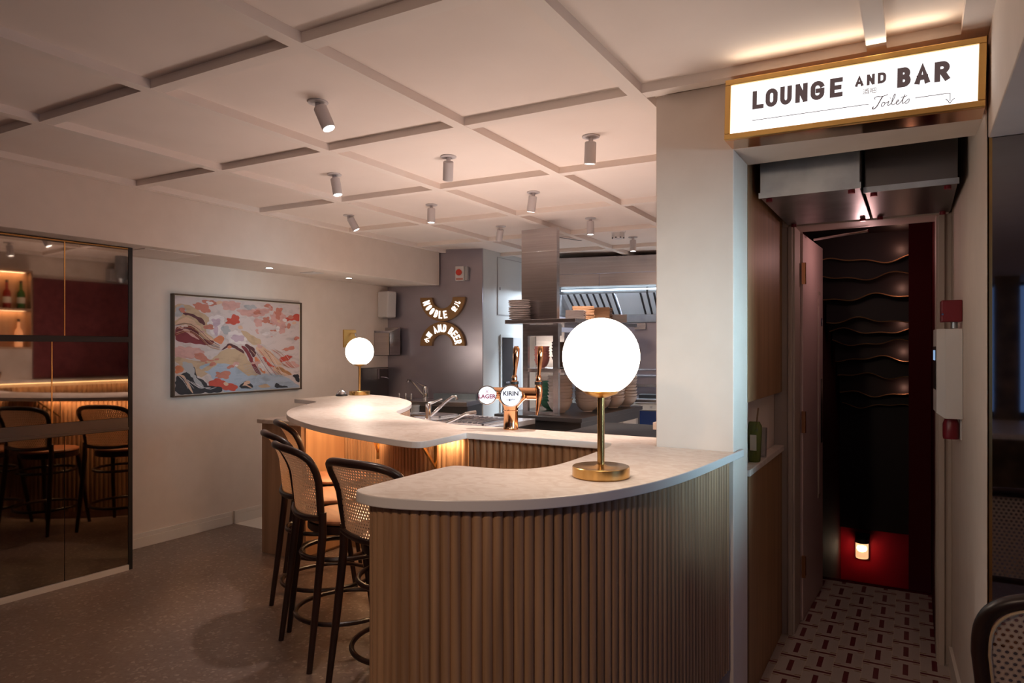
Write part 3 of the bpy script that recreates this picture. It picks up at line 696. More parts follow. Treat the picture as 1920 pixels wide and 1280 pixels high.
# marble table behind the camera, mirrored in the right-hand mirror
o = thing('mirrored_table', 'stone topped table reflected in the tall mirror', 'table', (1.0, -1.7, 0))
MB().box(-.62, .62, -.6, .6, .745, .785).build('tabletop', M['marble'], o, bevel=.004)
MB().cyl((0, 0, 0), .04, .02, .745).build('leg', M['dark_metal'], o); MB().cyl((0, 0, 0), .25, 0, .02).build('base', M['dark_metal'], o)

# ================================================================ CEILING FIXTURES
def build_spot():
    t = thing('ceiling_spotlight', 'x', 'spotlight')
    MB().lathe([(0, 0), (.040, 0), (.042, -.004), (.040, -.007), (0, -.008)], seg=28).build('mounting_plate', M['fixture'], t, smooth=True)
    MB().cyl((0, 0, 0), .011, -.03, -.006, 14).build('stem', M['fixture'], t, smooth=True)
    b = MB().lathe([(0, .012), (.024, .012), (.027, .008), (.027, -.085), (.024, -.088), (.023, -.082), (0, -.082)], (0, 0, -.035), 28).build('barrel', M['fixture'], t, smooth=True)
    MB().lathe([(0, -.0815), (.0225, -.0815), (.0225, -.084), (0, -.084)], (0, 0, -.035), 24).build('lens', M['spot_glow'], b)
    return t
spot0 = build_spot()
SPOTS = [(-2.091, 2.005, .10, -.42, 'ceiling spotlight nearest the camera, tilted toward the stools', 1),
 (-2.085, 2.903, .34, .30, 'ceiling spotlight glaring brightly beside the pale light patch on the ceiling', 1),
 (-2.892, 2.901, .0, -.22, 'ceiling spotlight above the rounded bar end, tilted slightly', 1),
 (-3.700, 3.860, .30, -.40, 'ceiling spotlight closest to the cream bulkhead, tilted toward the kitchen', 1),
 (-2.897, 3.831, .0, .02, 'ceiling spotlight pointing straight down over the sink', 1),
 (-2.082, 3.816, .05, .18, 'ceiling spotlight hanging left of the spiral duct, over the tap tower', 1),
 (-1.298, 2.937, .12, .10, 'unlit looking ceiling spotlight closest to the cream pillar', 1),
 (-2.902, 4.767, .25, .32, 'ceiling spotlight glaring just in front of the steel riser', 1),
 (-2.110, 4.767, .0, .0, 'ceiling spotlight over the pass, pointing straight down', 1),
 (-2.131, 5.731, .0, .0, 'ceiling spotlight closest to the extractor hood, beside the smoke detector', 1)]
for i, (x, y, rx, ry, lab, on) in enumerate(SPOTS):
    o = spot0 if i == 0 else dup(spot0)
    o.location = (x, y, zc(x, y)+.036); o['label'] = lab; o['group'] = 'white ceiling spotlights'
    br = [c for c in o.children if c.name.startswith('barrel')][0]
    br.location = (0, 0, -.035+.035*0); br.rotation_euler = (rx, ry, 0); br.location = (0, 0, -.004)
    d = Matrix.Rotation(0, 3, 'Z') @ (Matrix.Rotation(ry, 3, 'Y') @ Matrix.Rotation(rx, 3, 'X')) @ Vector((0, 0, -1))
    p = Vector(o.location)+Vector((0, 0, -.004))+d*.135
    light('spot_beam', 'SPOT', p, 25 if y < 2.5 else 34 if x < -2.85 else 62, ROSE, target=p+d, spot=1.25, blend=.6, radius=.02)
o = thing('smoke_detector', 'round white smoke detector on the ceiling near the extractor hood', 'smoke detector', (-2.135, 5.39, zc(-2.135, 5.39)+.036))
MB().lathe([(0, 0), (.062, 0), (.062, -.012), (.055, -.016), (0, -.016)]).build('base', M['white_plastic'], o, smooth=True)
MB().lathe([(0, -.015), (.053, -.015), (.053, -.055), (.044, -.066), (0, -.07)]).build('body', M['white_plastic'], o, smooth=True)
mb = MB()
for k in range(8): a = 2*PI*k/8; mb.box(.047*math.cos(a)-.006, .047*math.cos(a)+.006, .047*math.sin(a)-.006, .047*math.sin(a)+.006, -.064, -.056)
mb.build('sensor_vent', M['black'], o)
o = thing('spiral_duct', 'short galvanised vertical duct hanging from the ceiling behind the pillar edge', 'duct', (-1.24, 3.98, 2.14))
mb = MB().lathe([(.055, 0), (.058, .004)]+[(.058+.003*(k % 2), .02+.012*k) for k in range(17)]+[(.058, .245)], seg=28); mb.build('pipe', M['galv'], o, smooth=True)
MB().lathe([(0, .005), (.05, .005), (.03, -.04), (0, -.045)], seg=20).build('lower_cap', M['galv'], o, smooth=True)
o = thing('ceiling_vent', 'long slim white slot diffuser across the kitchen ceiling behind the riser', 'vent', (-2.62, 5.30, zc(-2.62, 5.3)+.030))
o.rotation_euler = (0, 0, 1.25)
MB().box(-.28, .28, -.03, .03, -.03, .004).build('housing', M['batten'], o); MB().box(-.26, .26, -.008, .008, -.032, -.029).build('slot', M['black'], o)
for (x, y, lab) in ((-4.428, 3.731, 'small recessed downlight in the bulkhead soffit above the painting'), (-4.437, 4.63, 'small recessed downlight in the bulkhead soffit toward the kitchen')):
    o = thing('recessed_downlight', lab, 'downlight', (x, y, 2.045), 0, 'recessed downlights in the bulkhead')
    MB().lathe([(.026, 0), (.036, 0), (.036, -.003), (.026, -.003)]).build('bezel', M['fixture'], o); MB().lathe([(0, -.001), (.026, -.001), (.026, -.0025), (0, -.0025)]).build('lens', M['spot_glow'], o)
    light('downlight_beam', 'SPOT', (x, y, 2.03), 1.2, WARM, target=(x, y, 0), spot=1.3, blend=.8, radius=.02)
o = thing('access_hatch', 'faint square hatch in the bulkhead soffit above the mirror unit', 'hatch', (-4.43, 2.8, 2.044))
MB().box(-.18, .18, -.2, .2, -.003, .001).build('cover', M['batten'], o, bevel=.001)
o = thing('soffit_vent', 'small white grille set in the bulkhead soffit between the two downlights', 'vent', (-4.40, 4.15, 2.044))
MB().box(-.08, .08, -.06, .06, -.005, .001).build('cover', M['white_plastic'], o, bevel=.001)

# ================================================================ PAINTING
PC = {'sky': (.60, .50, .49), 'tan': (.52, .36, .235), 'grey': (.40, .39, .41), 'rose': (.60, .33, .30), 'coral': (.52, .185, .135), 'red': (.52, .07, .045),
      'plum': (.10, .022, .03), 'wine': (.19, .018, .03), 'peach': (.66, .42, .30), 'white': (.70, .62, .62), 'lilac': (.52, .38, .46), 'orange': (.62, .20, .09),
      'blue': (.36, .42, .52), 'brown': (.42, .19, .08), 'black': (.022, .022, .03)}
ART=[('sky',[(0,1),(1,1),(1,0),(0,0)]),
('tan',[(0,0.915),(0.064,0.929),(0.137,0.89),(0.201,0.84),(0.252,0.779),(0.252,0.694),(0.201,0.701),(0.088,0.796),(0,0.79)]),
('grey',[(0.006,0.79),(0.015,0.862),(0.045,0.919),(0.07,0.903),(0.088,0.86),(0.057,0.821),(0.027,0.791)]),
('rose',[(0,0.505),(0.076,0.487),(0.163,0.469),(0.213,0.433),(0.169,0.367),(0.088,0.369),(0,0.388)]),
('rose',[(0.345,0.975),(0.485,0.983),(0.491,0.939),(0.449,0.897),(0.359,0.89),(0.338,0.926)]),
('rose',[(0.456,0.907),(0.557,0.896),(0.738,0.94),(0.745,0.9),(0.631,0.83),(0.506,0.823),(0.463,0.869)]),
('rose',[(0.601,0.8),(0.661,0.803),(0.669,0.733),(0.631,0.701),(0.601,0.739)]),
('rose',[(0.738,0.91),(0.865,0.878),(0.881,0.732),(0.849,0.647),(0.809,0.656),(0.785,0.748),(0.738,0.726)]),
('grey',[(0.52,0.951),(0.615,0.96),(0.623,0.921),(0.557,0.905),(0.52,0.922)]),
('coral',[(0.131,0.944),(0.182,0.94),(0.226,0.917),(0.252,0.862),(0.226,0.833),(0.169,0.857),(0.131,0.9)]),
('coral',[(0.197,0.979),(0.306,0.981),(0.299,0.924),(0.252,0.928),(0.213,0.943)]),
('coral',[(0.676,0.975),(0.738,0.971),(0.745,0.93),(0.683,0.946)]),
('coral',[(0.669,0.829),(0.73,0.843),(0.73,0.766),(0.683,0.764)]),
('coral',[(0.777,0.933),(0.841,0.943),(0.824,0.875),(0.817,0.801),(0.785,0.8)]),
('red',[(0.857,0.836),(0.923,0.861),(0.998,0.897),(0.998,0.801),(0.931,0.808),(0.865,0.783)]),
('plum',[(0.051,0.829),(0.106,0.833),(0.175,0.801),(0.207,0.757),(0.21,0.701),(0.15,0.754),(0.088,0.796)]),
('tan',[(0,0.745),(0.051,0.803),(0.106,0.807),(0.163,0.764),(0.201,0.711),(0.226,0.627),(0.279,0.583),(0.272,0.535),(0.201,0.562),(0.137,0.662),(0.088,0.713),(0,0.701)]),
('peach',[(0,0.727),(0.064,0.786),(0.119,0.779),(0.163,0.718),(0.194,0.645),(0.252,0.591),(0.279,0.554),(0.252,0.554),(0.188,0.608),(0.144,0.69),(0.088,0.741),(0,0.705)]),
('wine',[(0,0.679),(0.106,0.725),(0.15,0.662),(0.182,0.58),(0.226,0.562),(0.279,0.554),(0.272,0.516),(0.232,0.497),(0.163,0.524),(0.045,0.523),(0,0.586)]),
('rose',[(0.022,0.684),(0.082,0.677),(0.125,0.624),(0.175,0.566),(0.15,0.57),(0.106,0.615),(0.057,0.663)]),
('white',[(0.226,0.712),(0.252,0.797),(0.306,0.819),(0.345,0.822),(0.366,0.766),(0.338,0.698),(0.306,0.611),(0.252,0.629)]),
('lilac',[(0.259,0.779),(0.325,0.793),(0.332,0.745),(0.306,0.705),(0.306,0.611),(0.279,0.62),(0.272,0.713)]),
('red',[(0.369,0.766),(0.386,0.801),(0.407,0.787),(0.428,0.841),(0.456,0.829),(0.481,0.782),(0.47,0.733),(0.414,0.73),(0.373,0.747)]),
('grey',[(0.338,0.708),(0.373,0.727),(0.407,0.691),(0.393,0.623),(0.345,0.641)]),
('orange',[(0.279,0.583),(0.312,0.612),(0.349,0.612),(0.345,0.517),(0.306,0.516),(0.279,0.554)]),
('white',[(0.407,0.662),(0.449,0.679),(0.485,0.636),(0.528,0.598),(0.52,0.519),(0.463,0.517),(0.386,0.537),(0.373,0.594)]),
('lilac',[(0.414,0.615),(0.513,0.606),(0.513,0.558),(0.456,0.537),(0.414,0.556)]),
('tan',[(0.477,0.675),(0.542,0.658),(0.586,0.599),(0.661,0.57),(0.653,0.51),(0.557,0.519),(0.52,0.598)]),
('tan',[(0,0.398),(0.064,0.37),(0.15,0.341),(0.252,0.338),(0.306,0.421),(0.373,0.469),(0.47,0.469),(0.528,0.401),(0.593,0.21),(0.676,0.156),(0.485,0.156),(0.252,0.225),(0.169,0.156),(0,0.327)]),
('coral',[(0.128,0.433),(0.207,0.423),(0.213,0.376),(0.252,0.348),(0.312,0.374),(0.306,0.337),(0.194,0.33),(0.15,0.377)]),
('blue',[(0.169,0.275),(0.226,0.32),(0.306,0.309),(0.414,0.305),(0.485,0.225),(0.557,0.153),(0.707,0.195),(0.865,0.146),(0.998,0.021),(0.998,0),(0.414,0),(0.345,0),(0.252,0.188),(0.194,0.246)]),
('tan',[(0.175,0.248),(0.252,0.31),(0.306,0.337),(0.292,0.281),(0.213,0.227)]),
('plum',[(0.312,0.441),(0.359,0.488),(0.393,0.527),(0.449,0.508),(0.506,0.439),(0.513,0.406),(0.456,0.459),(0.4,0.488),(0.345,0.46)]),
('orange',[(0.373,0.469),(0.393,0.508),(0.414,0.488),(0.4,0.474)]),
('wine',[(0.477,0.509),(0.528,0.49),(0.564,0.401),(0.615,0.259),(0.661,0.171),(0.623,0.174),(0.578,0.26),(0.542,0.391)]),
('plum',[(0.506,0.519),(0.528,0.53),(0.586,0.48),(0.615,0.399),(0.586,0.36),(0.557,0.439)]),
('orange',[(0.586,0.37),(0.615,0.38),(0.653,0.298),(0.691,0.196),(0.669,0.181),(0.623,0.268)]),
('peach',[(0.601,0.48),(0.653,0.51),(0.707,0.459),(0.777,0.367),(0.841,0.271),(0.777,0.274),(0.691,0.378),(0.631,0.399)]),
('red',[(0.653,0.389),(0.683,0.378),(0.714,0.306),(0.769,0.264),(0.738,0.26),(0.691,0.307)]),
('white',[(0.615,0.299),(0.653,0.318),(0.707,0.216),(0.691,0.2),(0.653,0.228)]),
('peach',[(0.738,0.245),(0.817,0.273),(0.914,0.185),(0.923,0.153),(0.849,0.146),(0.777,0.202)]),
('brown',[(0.777,0.248),(0.824,0.257),(0.923,0.174),(0.914,0.153),(0.841,0.189)]),
('coral',[(0.809,0.459),(0.939,0.502),(0.948,0.47),(0.865,0.438)]),
('red',[(0.817,0.356),(0.898,0.406),(0.943,0.364),(0.865,0.323),(0.824,0.324)]),
('rose',[(0.841,0.303),(0.914,0.323),(0.994,0.267),(0.981,0.235),(0.865,0.25)]),
('black',[(0.931,0.153),(0.998,0.171),(1,0.053),(0.956,0.099)]),
('orange',[(0,0.309),(0.051,0.298),(0.064,0.252),(0,0.202)]),
('black',[(0,0.192),(0.064,0.207),(0.106,0.296),(0.137,0.277),(0.15,0.185),(0.201,0.135),(0.226,0.096),(0.213,0.042),(0.207,0),(0,0)]),
('grey',[(0.045,0.325),(0.088,0.328),(0.131,0.295),(0.144,0.175),(0.194,0.107),(0.194,0.043),(0.15,0.092),(0.113,0.186),(0.076,0.242)]),
('peach',[(0,0.197),(0.057,0.211),(0.082,0.161),(0.106,0.086),(0.131,0.011),(0.119,0.013),(0.082,0.097),(0.051,0.189)]),
('red',[(0.232,0.106),(0.306,0.157),(0.373,0.106),(0.449,0.081),(0.449,0.022),(0.4,0.017),(0.252,0.067)]),
('coral',[(0.279,0.177),(0.292,0.234),(0.332,0.213),(0.38,0.234),(0.39,0.2),(0.38,0.143),(0.306,0.152)]),
('black',[(0.201,0.093),(0.252,0.075),(0.332,0.07),(0.338,0),(0.201,0)]),
('black',[(0.456,0.042),(0.485,0.088),(0.52,0.115),(0.564,0.082),(0.601,0.019)]),
('peach',[(0.477,0.049),(0.509,0.092),(0.578,0.026),(0.557,0.033),(0.513,0.071)]),
('tan',[(0.593,0.04),(0.707,0.072),(0.745,0.019)]),
('black',[(0.761,0.018),(0.777,0.078),(0.8,0.067),(0.817,0.033),(0.865,0.036),(0.898,0.006)])]

pt = thing('framed_painting', 'framed pink and red landscape painting of rolling hills on the cream wall', 'painting', (-4.72, 3.085, 1.052))
W_, H_ = 1.200, .742
MB().box(.0, .042, -.006, .004, 0, H_+.01).box(0, .042, W_+.002, W_+.014, 0, H_+.01).box(0, .042, -.006, W_+.014, -.008, .004).box(0, .042, -.006, W_+.014, H_+.002, H_+.014).build('frame', M['frame_bronze'], pt, bevel=.001)
mb = MB(); names = sorted(PC); cm = []
for nme in names: cm.append(noisy(mat('paint_'+nme, PC[nme], .6), tuple(c*.72 for c in PC[nme]), (14, 10, 22), detail=6, lo=.25, hi=.5, dist=.5))
def paint_poly(pts, mi, lay):
    if lay and lay < 70:
        q = resample(smooth_path(pts, (), 1, closed=True)+[smooth_path(pts, (), 1, closed=True)[0]], .010)[:-1]
        cx = sum(a for a, b in q)/len(q); cy = sum(b for a, b in q)/len(q); puffy = names[mi] in ('coral', 'rose', 'red', 'white', 'lilac', 'grey')
        amp = .016 if puffy else .005; ph = lay*1.7; out = []
        for i, (a, b) in enumerate(q):
            d = math.hypot(a-cx, b-cy)+1e-6; s_ = i*.010
            h = amp*(abs(math.sin(s_*52+ph))-.5+.5*math.sin(s_*23+ph*2)) if puffy else amp*(math.sin(s_*40+ph)+.6*math.sin(s_*95+ph))
            out.append((min(.998, max(.002, a+(a-cx)/d*h)), min(.998, max(.002, b+(b-cy)/d*h))))
        q = out
    else: q = smooth_path(pts, (), 1, closed=True) if lay else pts
    x = .030+.00009*lay
    vs = [mb.bm.verts.new((x, .006+u*(W_-.010), .006+v*(H_-.008))) for u, v in q]
    try: f = mb.bm.faces.new(vs); f.material_index = mi
    except ValueError: pass
for k, (nme, pts) in enumerate(ART): paint_poly([(0, 0), (1, 0), (1, 1), (0, 1)] if k == 0 else pts, names.index(nme), k)
rnd = random.Random(5); base_n = len(ART)
for k in range(34):                                        # small scattered cloud and tree clumps
    u, v = (rnd.uniform(.05, .97), rnd.uniform(.62, .97)) if k < 16 else (rnd.uniform(.60, .97), rnd.uniform(.35, .80)) if k < 26 else (rnd.uniform(.20, .60), rnd.uniform(.05, .35))
    w_, h_ = rnd.uniform(.012, .035), rnd.uniform(.012, .024)
    paint_poly([(min(.99, max(.01, u+w_*math.cos(2*PI*i/7))), min(.99, max(.01, v+h_*math.sin(2*PI*i/7)))) for i in range(7)], names.index(['coral', 'rose', 'coral', 'peach', 'white'][k % 5]), min(69, base_n+k//3))
# fine contour strokes following the slopes
def stroke(a, wd, nme, lay):
    L_ = [(u, v+wd) for u, v in a]; R_ = [(u, v-wd) for u, v in a[::-1]]
    paint_poly(L_+R_, names.index(nme), lay)
for k in range(6):
    o_ = k*.016; stroke([(.0, .70-o_*1.2), (.09, .735-o_), (.17, .67-o_), (.24, .56-o_), (.32, .50-o_*.5)], .0028, ['plum', 'peach', 'brown'][k % 3], 70+k)
for k in range(7):
    o_ = k*.022; stroke([(.56+o_, .46), (.60+o_, .40), (.64+o_, .31), (.68+o_, .22), (.72+o_, .16)], .0035, ['peach', 'plum', 'white', 'red'][k % 4], 80+k)
for k in range(5):
    o_ = k*.03; stroke([(.68+o_, .46), (.74+o_, .41), (.80+o_*.8, .34), (.86+o_*.6, .27), (.90+o_*.5, .24)], .003, ['brown', 'white', 'red'][k % 3], 90+k)
for k in range(6):
    o_ = k*.018; stroke([(.50, .30-o_), (.60, .26-o_), (.68, .17-o_*.6), (.78, .19-o_), (.86, .16-o_)], .0015, 'grey', 97+k)
for k in range(6): stroke([(.02+k*.03, .20-k*.022), (.06+k*.035, .14-k*.02), (.09+k*.04, .06)], .004, ['white', 'grey'][k % 2], 104+k)
mb.build('canvas', None, pt, mats=cm)
MB().box(.004, .0298, .0, W_+.004, 0, H_+.006).build('stretcher', M['paper'], pt)

# ================================================================ WALL THINGS AROUND THE BAR END
o = thing('wall_sconce', 'brass square wall bracket partly hidden behind the far globe lamp', 'sconce', (-4.72, 4.93, 1.50))
MB().box(0, .012, -.085, .085, -.085, .085).build('back_plate', M['brass_sign'], o, bevel=.002)
MB().tube([(.01, .03, .05), (.05, .03, .05), (.055, .03, .02)], .008, 10).build('arm', M['chrome'], o, smooth=True)
o = thing('towel_dispenser', 'white wall dispenser with rounded front above the steel bin', 'dispenser', (-4.719, 5.335, 1.72))
MB().hexa([(0, -.0, 0), (.13, .0, .0), (.13, .135, .0), (0, .135, 0)], [(0, 0, .265), (.14, .0, .265), (.14, .135, .265), (0, .135, .265)]).build('body', M['white_plastic'], o, bevel=.012)
MB().box(.04, .10, .03, .10, -.008, .002).build('outlet', M['grey_plastic'], o)
o = thing('steel_wall_bin', 'open topped stainless steel bin fixed to the wall beneath the dispenser', 'bin', (-4.719, 5.285, 1.335))
b_ = MB()
lo = [(0, 0, 0), (.20, 0, 0), (.20, .17, 0), (0, .17, 0)]; hi = [(0, 0, .235), (.20, 0, .235), (.20, .17, .29), (0, .17, .29)]
b_.hexa([(0, 0, 0), (.2, 0, 0), (.2, .004, 0), (0, .004, 0)], [(0, 0, .225), (.2, 0, .225), (.2, .004, .225), (0, .004, .225)])
b_.hexa([(.196, 0, 0), (.2, 0, 0), (.2, .17, 0), (.196, .17, 0)], [(.196, 0, .225), (.2, 0, .225), (.2, .17, .285), (.196, .17, .285)])
b_.box(0, .2, .166, .17, 0, .285).box(0, .004, 0, .17, 0, .25).box(0, .2, 0, .17, 0, .004).build('body', M['steel'], o)
o = thing('wall_holder', 'small glass and steel wall holder against the dark splashback behind the lamp', 'holder', (-4.708, 5.22, 1.10))
MB().box(0, .09, 0, .16, .10, .106).box(0, .09, 0, .004, 0, .10).box(.086, .09, 0, .03, 0, .10).build('shelf', M['steel'], o)
MB().tube([(.09, .05, .02), (.10, .12, .012), (.09, .16, 0)], .005, 8).build('hook', M['chrome'], o, smooth=True)
o = thing('isolator_switch', 'white electrical isolator with round red knob high on the steel wall', 'switch', kw(.815, .01, 2.155), R14)
MB().box(-.045, .045, -.06, 0, -.075, .07).build('body', M['white_plastic'], o, bevel=.004)
MB().box(.048, .08, -.05, 0, -.07, .068).build('side_box', M['grey_plastic'], o, bevel=.004)
k_ = MB().lathe([(0, 0), (.030, 0), (.031, .012), (.026, .02), (0, .021)], seg=28).build('knob', mat('switch_red', (.55, .04, .02), .4), o, smooth=True); k_.rotation_euler = (PI/2, 0, 0); k_.location = (-.004, -.060, .008)
mb = MB().box(-.036, .036, -.0615, -.060, -.066, -.048); 
for k in range(7): mb.box(-.030+k*.009, -.025+k*.009, -.0622, -.0615, -.061, -.054)
mb.build('lettering', mat('switch_print', (.5, .2, .16), .5), o)

# NOODLE AND BEER sign
ns = thing('noodle_sign', 'two brass half rings with glowing white letters on the steel wall', 'sign', kw(.625, .012, 1.676), R14)
def half_ring(sgn, nm):
    n = 36; ro, ri = .240, .112; zc_ = sgn*(ro+.003); mb = MB(); lo_ = []; 
    P_ = [(ro*math.cos(PI*k/n), ro*math.sin(PI*k/n)) for k in range(n+1)]+[(ri*math.cos(PI*k/n), ri*math.sin(PI*k/n)) for k in range(n, -1, -1)]
    A = [mb.bm.verts.new((x, -.045, zc_-sgn*z)) for x, z in P_]; B = [mb.bm.verts.new((x, 0, zc_-sgn*z)) for x, z in P_]
    mb.bm.faces.new(A); mb.bm.faces.new(B[::-1])
    for i in range(len(A)): j = (i+1) % len(A); mb.bm.faces.new((A[i], A[j], B[j], B[i]))
    return mb.build(nm, M['brass_dull'], ns), zc_
up_, zu = half_ring(1, 'upper_half_ring'); dn_, zd = half_ring(-1, 'lower_half_ring')
def arc_text(words, zc_, inward, parent):
    mb = MB()
    for s, a, h, bold, wmul in words:
        if s in GL:
            th = math.radians(a); r = .176; rot = th+PI/2 if inward else th-PI/2; w_ = h*wmul*.62
            glyph(mb, s, w_, h, .0125, .004, Matrix.Translation((r*math.cos(th), -.047, zc_+r*math.sin(th))) @ Matrix.Rotation(PI/2, 4, 'X') @ Matrix.Rotation(rot, 4, 'Z') @ Matrix.Translation((-w_/2, -h/2, 0)))
            continue
        me = text_bm(s, 1.0, bold=bold/h, depth=.004/h)
        xs = [v.co.x for v in me.vertices]; ys = [v.co.y for v in me.vertices]
        cx, cy = (min(xs)+max(xs))/2, (min(ys)+max(ys))/2; sc_ = h/(max(ys)-min(ys))
        th = math.radians(a); r = .176
        rot = th+PI/2 if inward else th-PI/2
        mt = Matrix.Translation((r*math.cos(th), -.047, zc_+r*math.sin(th))) @ Matrix.Rotation(PI/2, 4, 'X') @ Matrix.Rotation(rot, 4, 'Z') @ Matrix.Diagonal((sc_*wmul, sc_, sc_, 1)) @ Matrix.Translation((-cx, -cy, 0))
        add_text(mb, me, mt)
    mb.build('lettering', M['letter_glow'], parent)
arc_text([('N', 198, .075, .0022, .82), ('O', 215.5, .075, .0022, .66), ('O', 232, .075, .0022, .66), ('D', 249, .075, .0022, .72), ('L', 265, .075, .0022, .80), ('E', 281, .075, .0022, .80), ('彼', 318, .058, .0016, .8), ('儿', 338, .058, .0016, .9)], zu, True, up_)
arc_text([('小', 161, .055, .0016, .85), ('面', 142, .055, .0016, .85), ('A', 115, .075, .0022, .8), ('N', 98, .075, .0022, .8), ('D', 81, .075, .0022, .74), ('B', 57, .075, .0022, .76), ('E', 41.5, .075, .0022, .8), ('E', 27, .075, .0022, .8), ('R', 12, .075, .0022, .76)], zd, False, dn_)

# ================================================================ LOUNGE AND BAR SIGN
sg = thing('lounge_sign', 'brass framed light box sign reading LOUNGE AND BAR above the corridor opening', 'sign', (-.1915, 2.40, 2.2105)); sg.rotation_euler = (0, .0218, 0)
X0, X1, Z0, Z1 = -.3705, .3705, -.1015, .1015
MB().box(X0, X1, 0, .016, Z0, Z0+.019).box(X0, X1, 0, .016, Z1-.019, Z1).box(X0, X0+.019, 0, .016, Z0+.0192, Z1-.0192).box(X1-.019, X1, 0, .016, Z0+.0192, Z1-.0192).build('frame', M['brass_sign'], sg, bevel=.002)
MB().box(X0, X1, .017, .128, Z0, Z0+.003).box(X0, X1, .017, .128, Z1-.003, Z1).box(X0, X0+.003, .017, .128, Z0+.0032, Z1-.0032).box(X1-.003, X1, .017, .128, Z0+.0032, Z1-.0032).build('case', M['copper'], sg)
MB().box(X0+.01, X1-.01, .008, .02, Z0+.01, Z1-.01).build('light_face', M['sign_face'], sg)
def fit(mb, s, x0, x1, zb, cap, bold, y=.0078, shear=0.0, depth=.0006):
    me = text_bm(s, 1.0, bold=bold, depth=depth/cap, shear=shear)
    xs = [v.co.x for v in me.vertices]; ys = [v.co.y for v in me.vertices]
    sx = (x1-x0)/(max(xs)-min(xs)); sy = cap/(max(ys)-min(ys))
    mt = Matrix.Translation((x0, y, zb)) @ Matrix.Rotation(PI/2, 4, 'X') @ Matrix.Diagonal((sx, sy, sy, 1)) @ Matrix.Translation((-min(xs), -min(ys), 0))
    add_text(mb, me, mt)
mb = MB()
def cap(s, x0, x1, zb, h, t): glyph(mb, s, x1-x0, h, t, .0012, Matrix.Translation((x0+.1915, .0080, zb)) @ Matrix.Rotation(PI/2, 4, 'X'))
for s, x0, x1 in (('L', -.472, -.436), ('O', -.430, -.392), ('U', -.384, -.348), ('N', -.337, -.300), ('G', -.291, -.250), ('E', -.234, -.197)): cap(s, x0, x1, -.009, .0605, .0140)
for s, x0, x1 in (('A', -.162, -.138), ('N', -.129, -.107), ('D', -.099, -.076)): cap(s, x0, x1, .013, .033, .0080)
for s, x0, x1 in (('B', -.046, -.010), ('A', .000, .040), ('R', .051, .090)): cap(s, x0, x1, -.009, .0595, .0150)
mb.build('lettering', M['ink'], sg)
mb = MB(); fit(mb, '酒吧', -.140+.1915, -.102+.1915, -.014, .017, 0, y=.0074); mb.build('chinese_lettering', M['ink_grey'], sg)
# script word drawn as pen strokes
mb = MB()
def PEN(pts, r=.0009):
    q = smooth_path(pts, (), 3)
    mb.tube([(x+.1915, .0072, z-2.2105) for x, z in q], r*1.3, 6)
PEN([(-.104, 2.176), (-.108, 2.181), (-.098, 2.185), (-.088, 2.181), (-.076, 2.184), (-.070, 2.186)], .0009)
PEN([(-.084, 2.183), (-.092, 2.168), (-.100, 2.152), (-.109, 2.146), (-.113, 2.150), (-.108, 2.154)], .0013)
PEN([(-.082, 2.164), (-.088, 2.158), (-.087, 2.151), (-.081, 2.152), (-.077, 2.159), (-.080, 2.165), (-.084, 2.163)], .0009)
PEN([(-.078, 2.160), (-.070, 2.162), (-.066, 2.166), (-.071, 2.153), (-.067, 2.151), (-.058, 2.160), (-.049, 2.182), (-.052, 2.185), (-.058, 2.170), (-.060, 2.153), (-.055, 2.151), (-.047, 2.157)], .0009)
PEN([(-.047, 2.157), (-.040, 2.161), (-.042, 2.166), (-.047, 2.160), (-.047, 2.152), (-.041, 2.151), (-.033, 2.159), (-.024, 2.178)], .0009)
PEN([(-.024, 2.178), (-.032, 2.158), (-.031, 2.151), (-.024, 2.154), (-.013, 2.166), (-.012, 2.157), (-.018, 2.150), (-.024, 2.152)], .0009)
PEN([(-.035, 2.171), (-.024, 2.172), (-.018, 2.174)], .0008)
PEN([(-.064, 2.173), (-.0635, 2.1735), (-.063, 2.174)], .0014)
mb.box(-.472+.1915, -.122+.1915, .0068, .0078, -.047, -.0452).box(.003+.1915, .092+.1915, .0068, .0078, -.048, -.0462).box(.0912+.1915, .0928+.1915, .0068, .0078, -.072, -.0465)
PEN([(.081, 2.147), (.087, 2.142), (.092, 2.131), (.097, 2.142), (.104, 2.146)], .0008)
mb.build('script_lettering', M['ink'], sg)
# light given off by the sign's top edge onto the ceiling
light('sign_top_light', 'AREA', (-.22, 2.385, 2.33), .35, (1, .80, .58), rot=(PI+.7, 0, 0), size=.62, size_y=.03)

# ================================================================ KITCHEN
# sink bench
bench = [(-2.33, 2.98), (-2.56, 3.17), (-2.67, 3.37), (-2.79, 3.58), (-2.97, 3.81), (-3.16, 3.98), (-3.42, 4.14), (-3.42, 4.30), (-2.33, 4.30)]
sb = thing('sink_bench', 'stainless steel sink bench behind the rounded bar end', 'sink', (0, 0, .028))
MB().prism(bench, .84, .875).build('bench_top', M['steel_bright'], sb, bevel=.002)
MB().prism([(x*.95-.12, y*.94+.26) for x, y in bench], -.028, .84).build('base', M['steel_dark'], sb)
for (x0, x1, y0, y1) in ((-3.22, -2.95, 4.00, 4.24), (-2.80, -2.40, 3.72, 4.12)):
    MB().box(x0, x1, y0, y0+.012, .876, .888).box(x0, x1, y1-.012, y1, .876, .888).box(x0, x0+.012, y0, y1, .876, .888).box(x1-.012, x1, y0, y1, .876, .888).build('sink_rim', M['chrome'], sb, bevel=.002)
    MB().box(x0+.012, x1-.012, y0+.012, y1-.012, .8755, .877).build('basin', M['steel_wall'], sb)
mb = MB()
for k in range(9): mb.rod((-2.77+k*.04, 3.73, .890), (-2.77+k*.04, 4.11, .890), .004, 6)
mb.build('drain_rack', M['chrome'], sb, smooth=True)
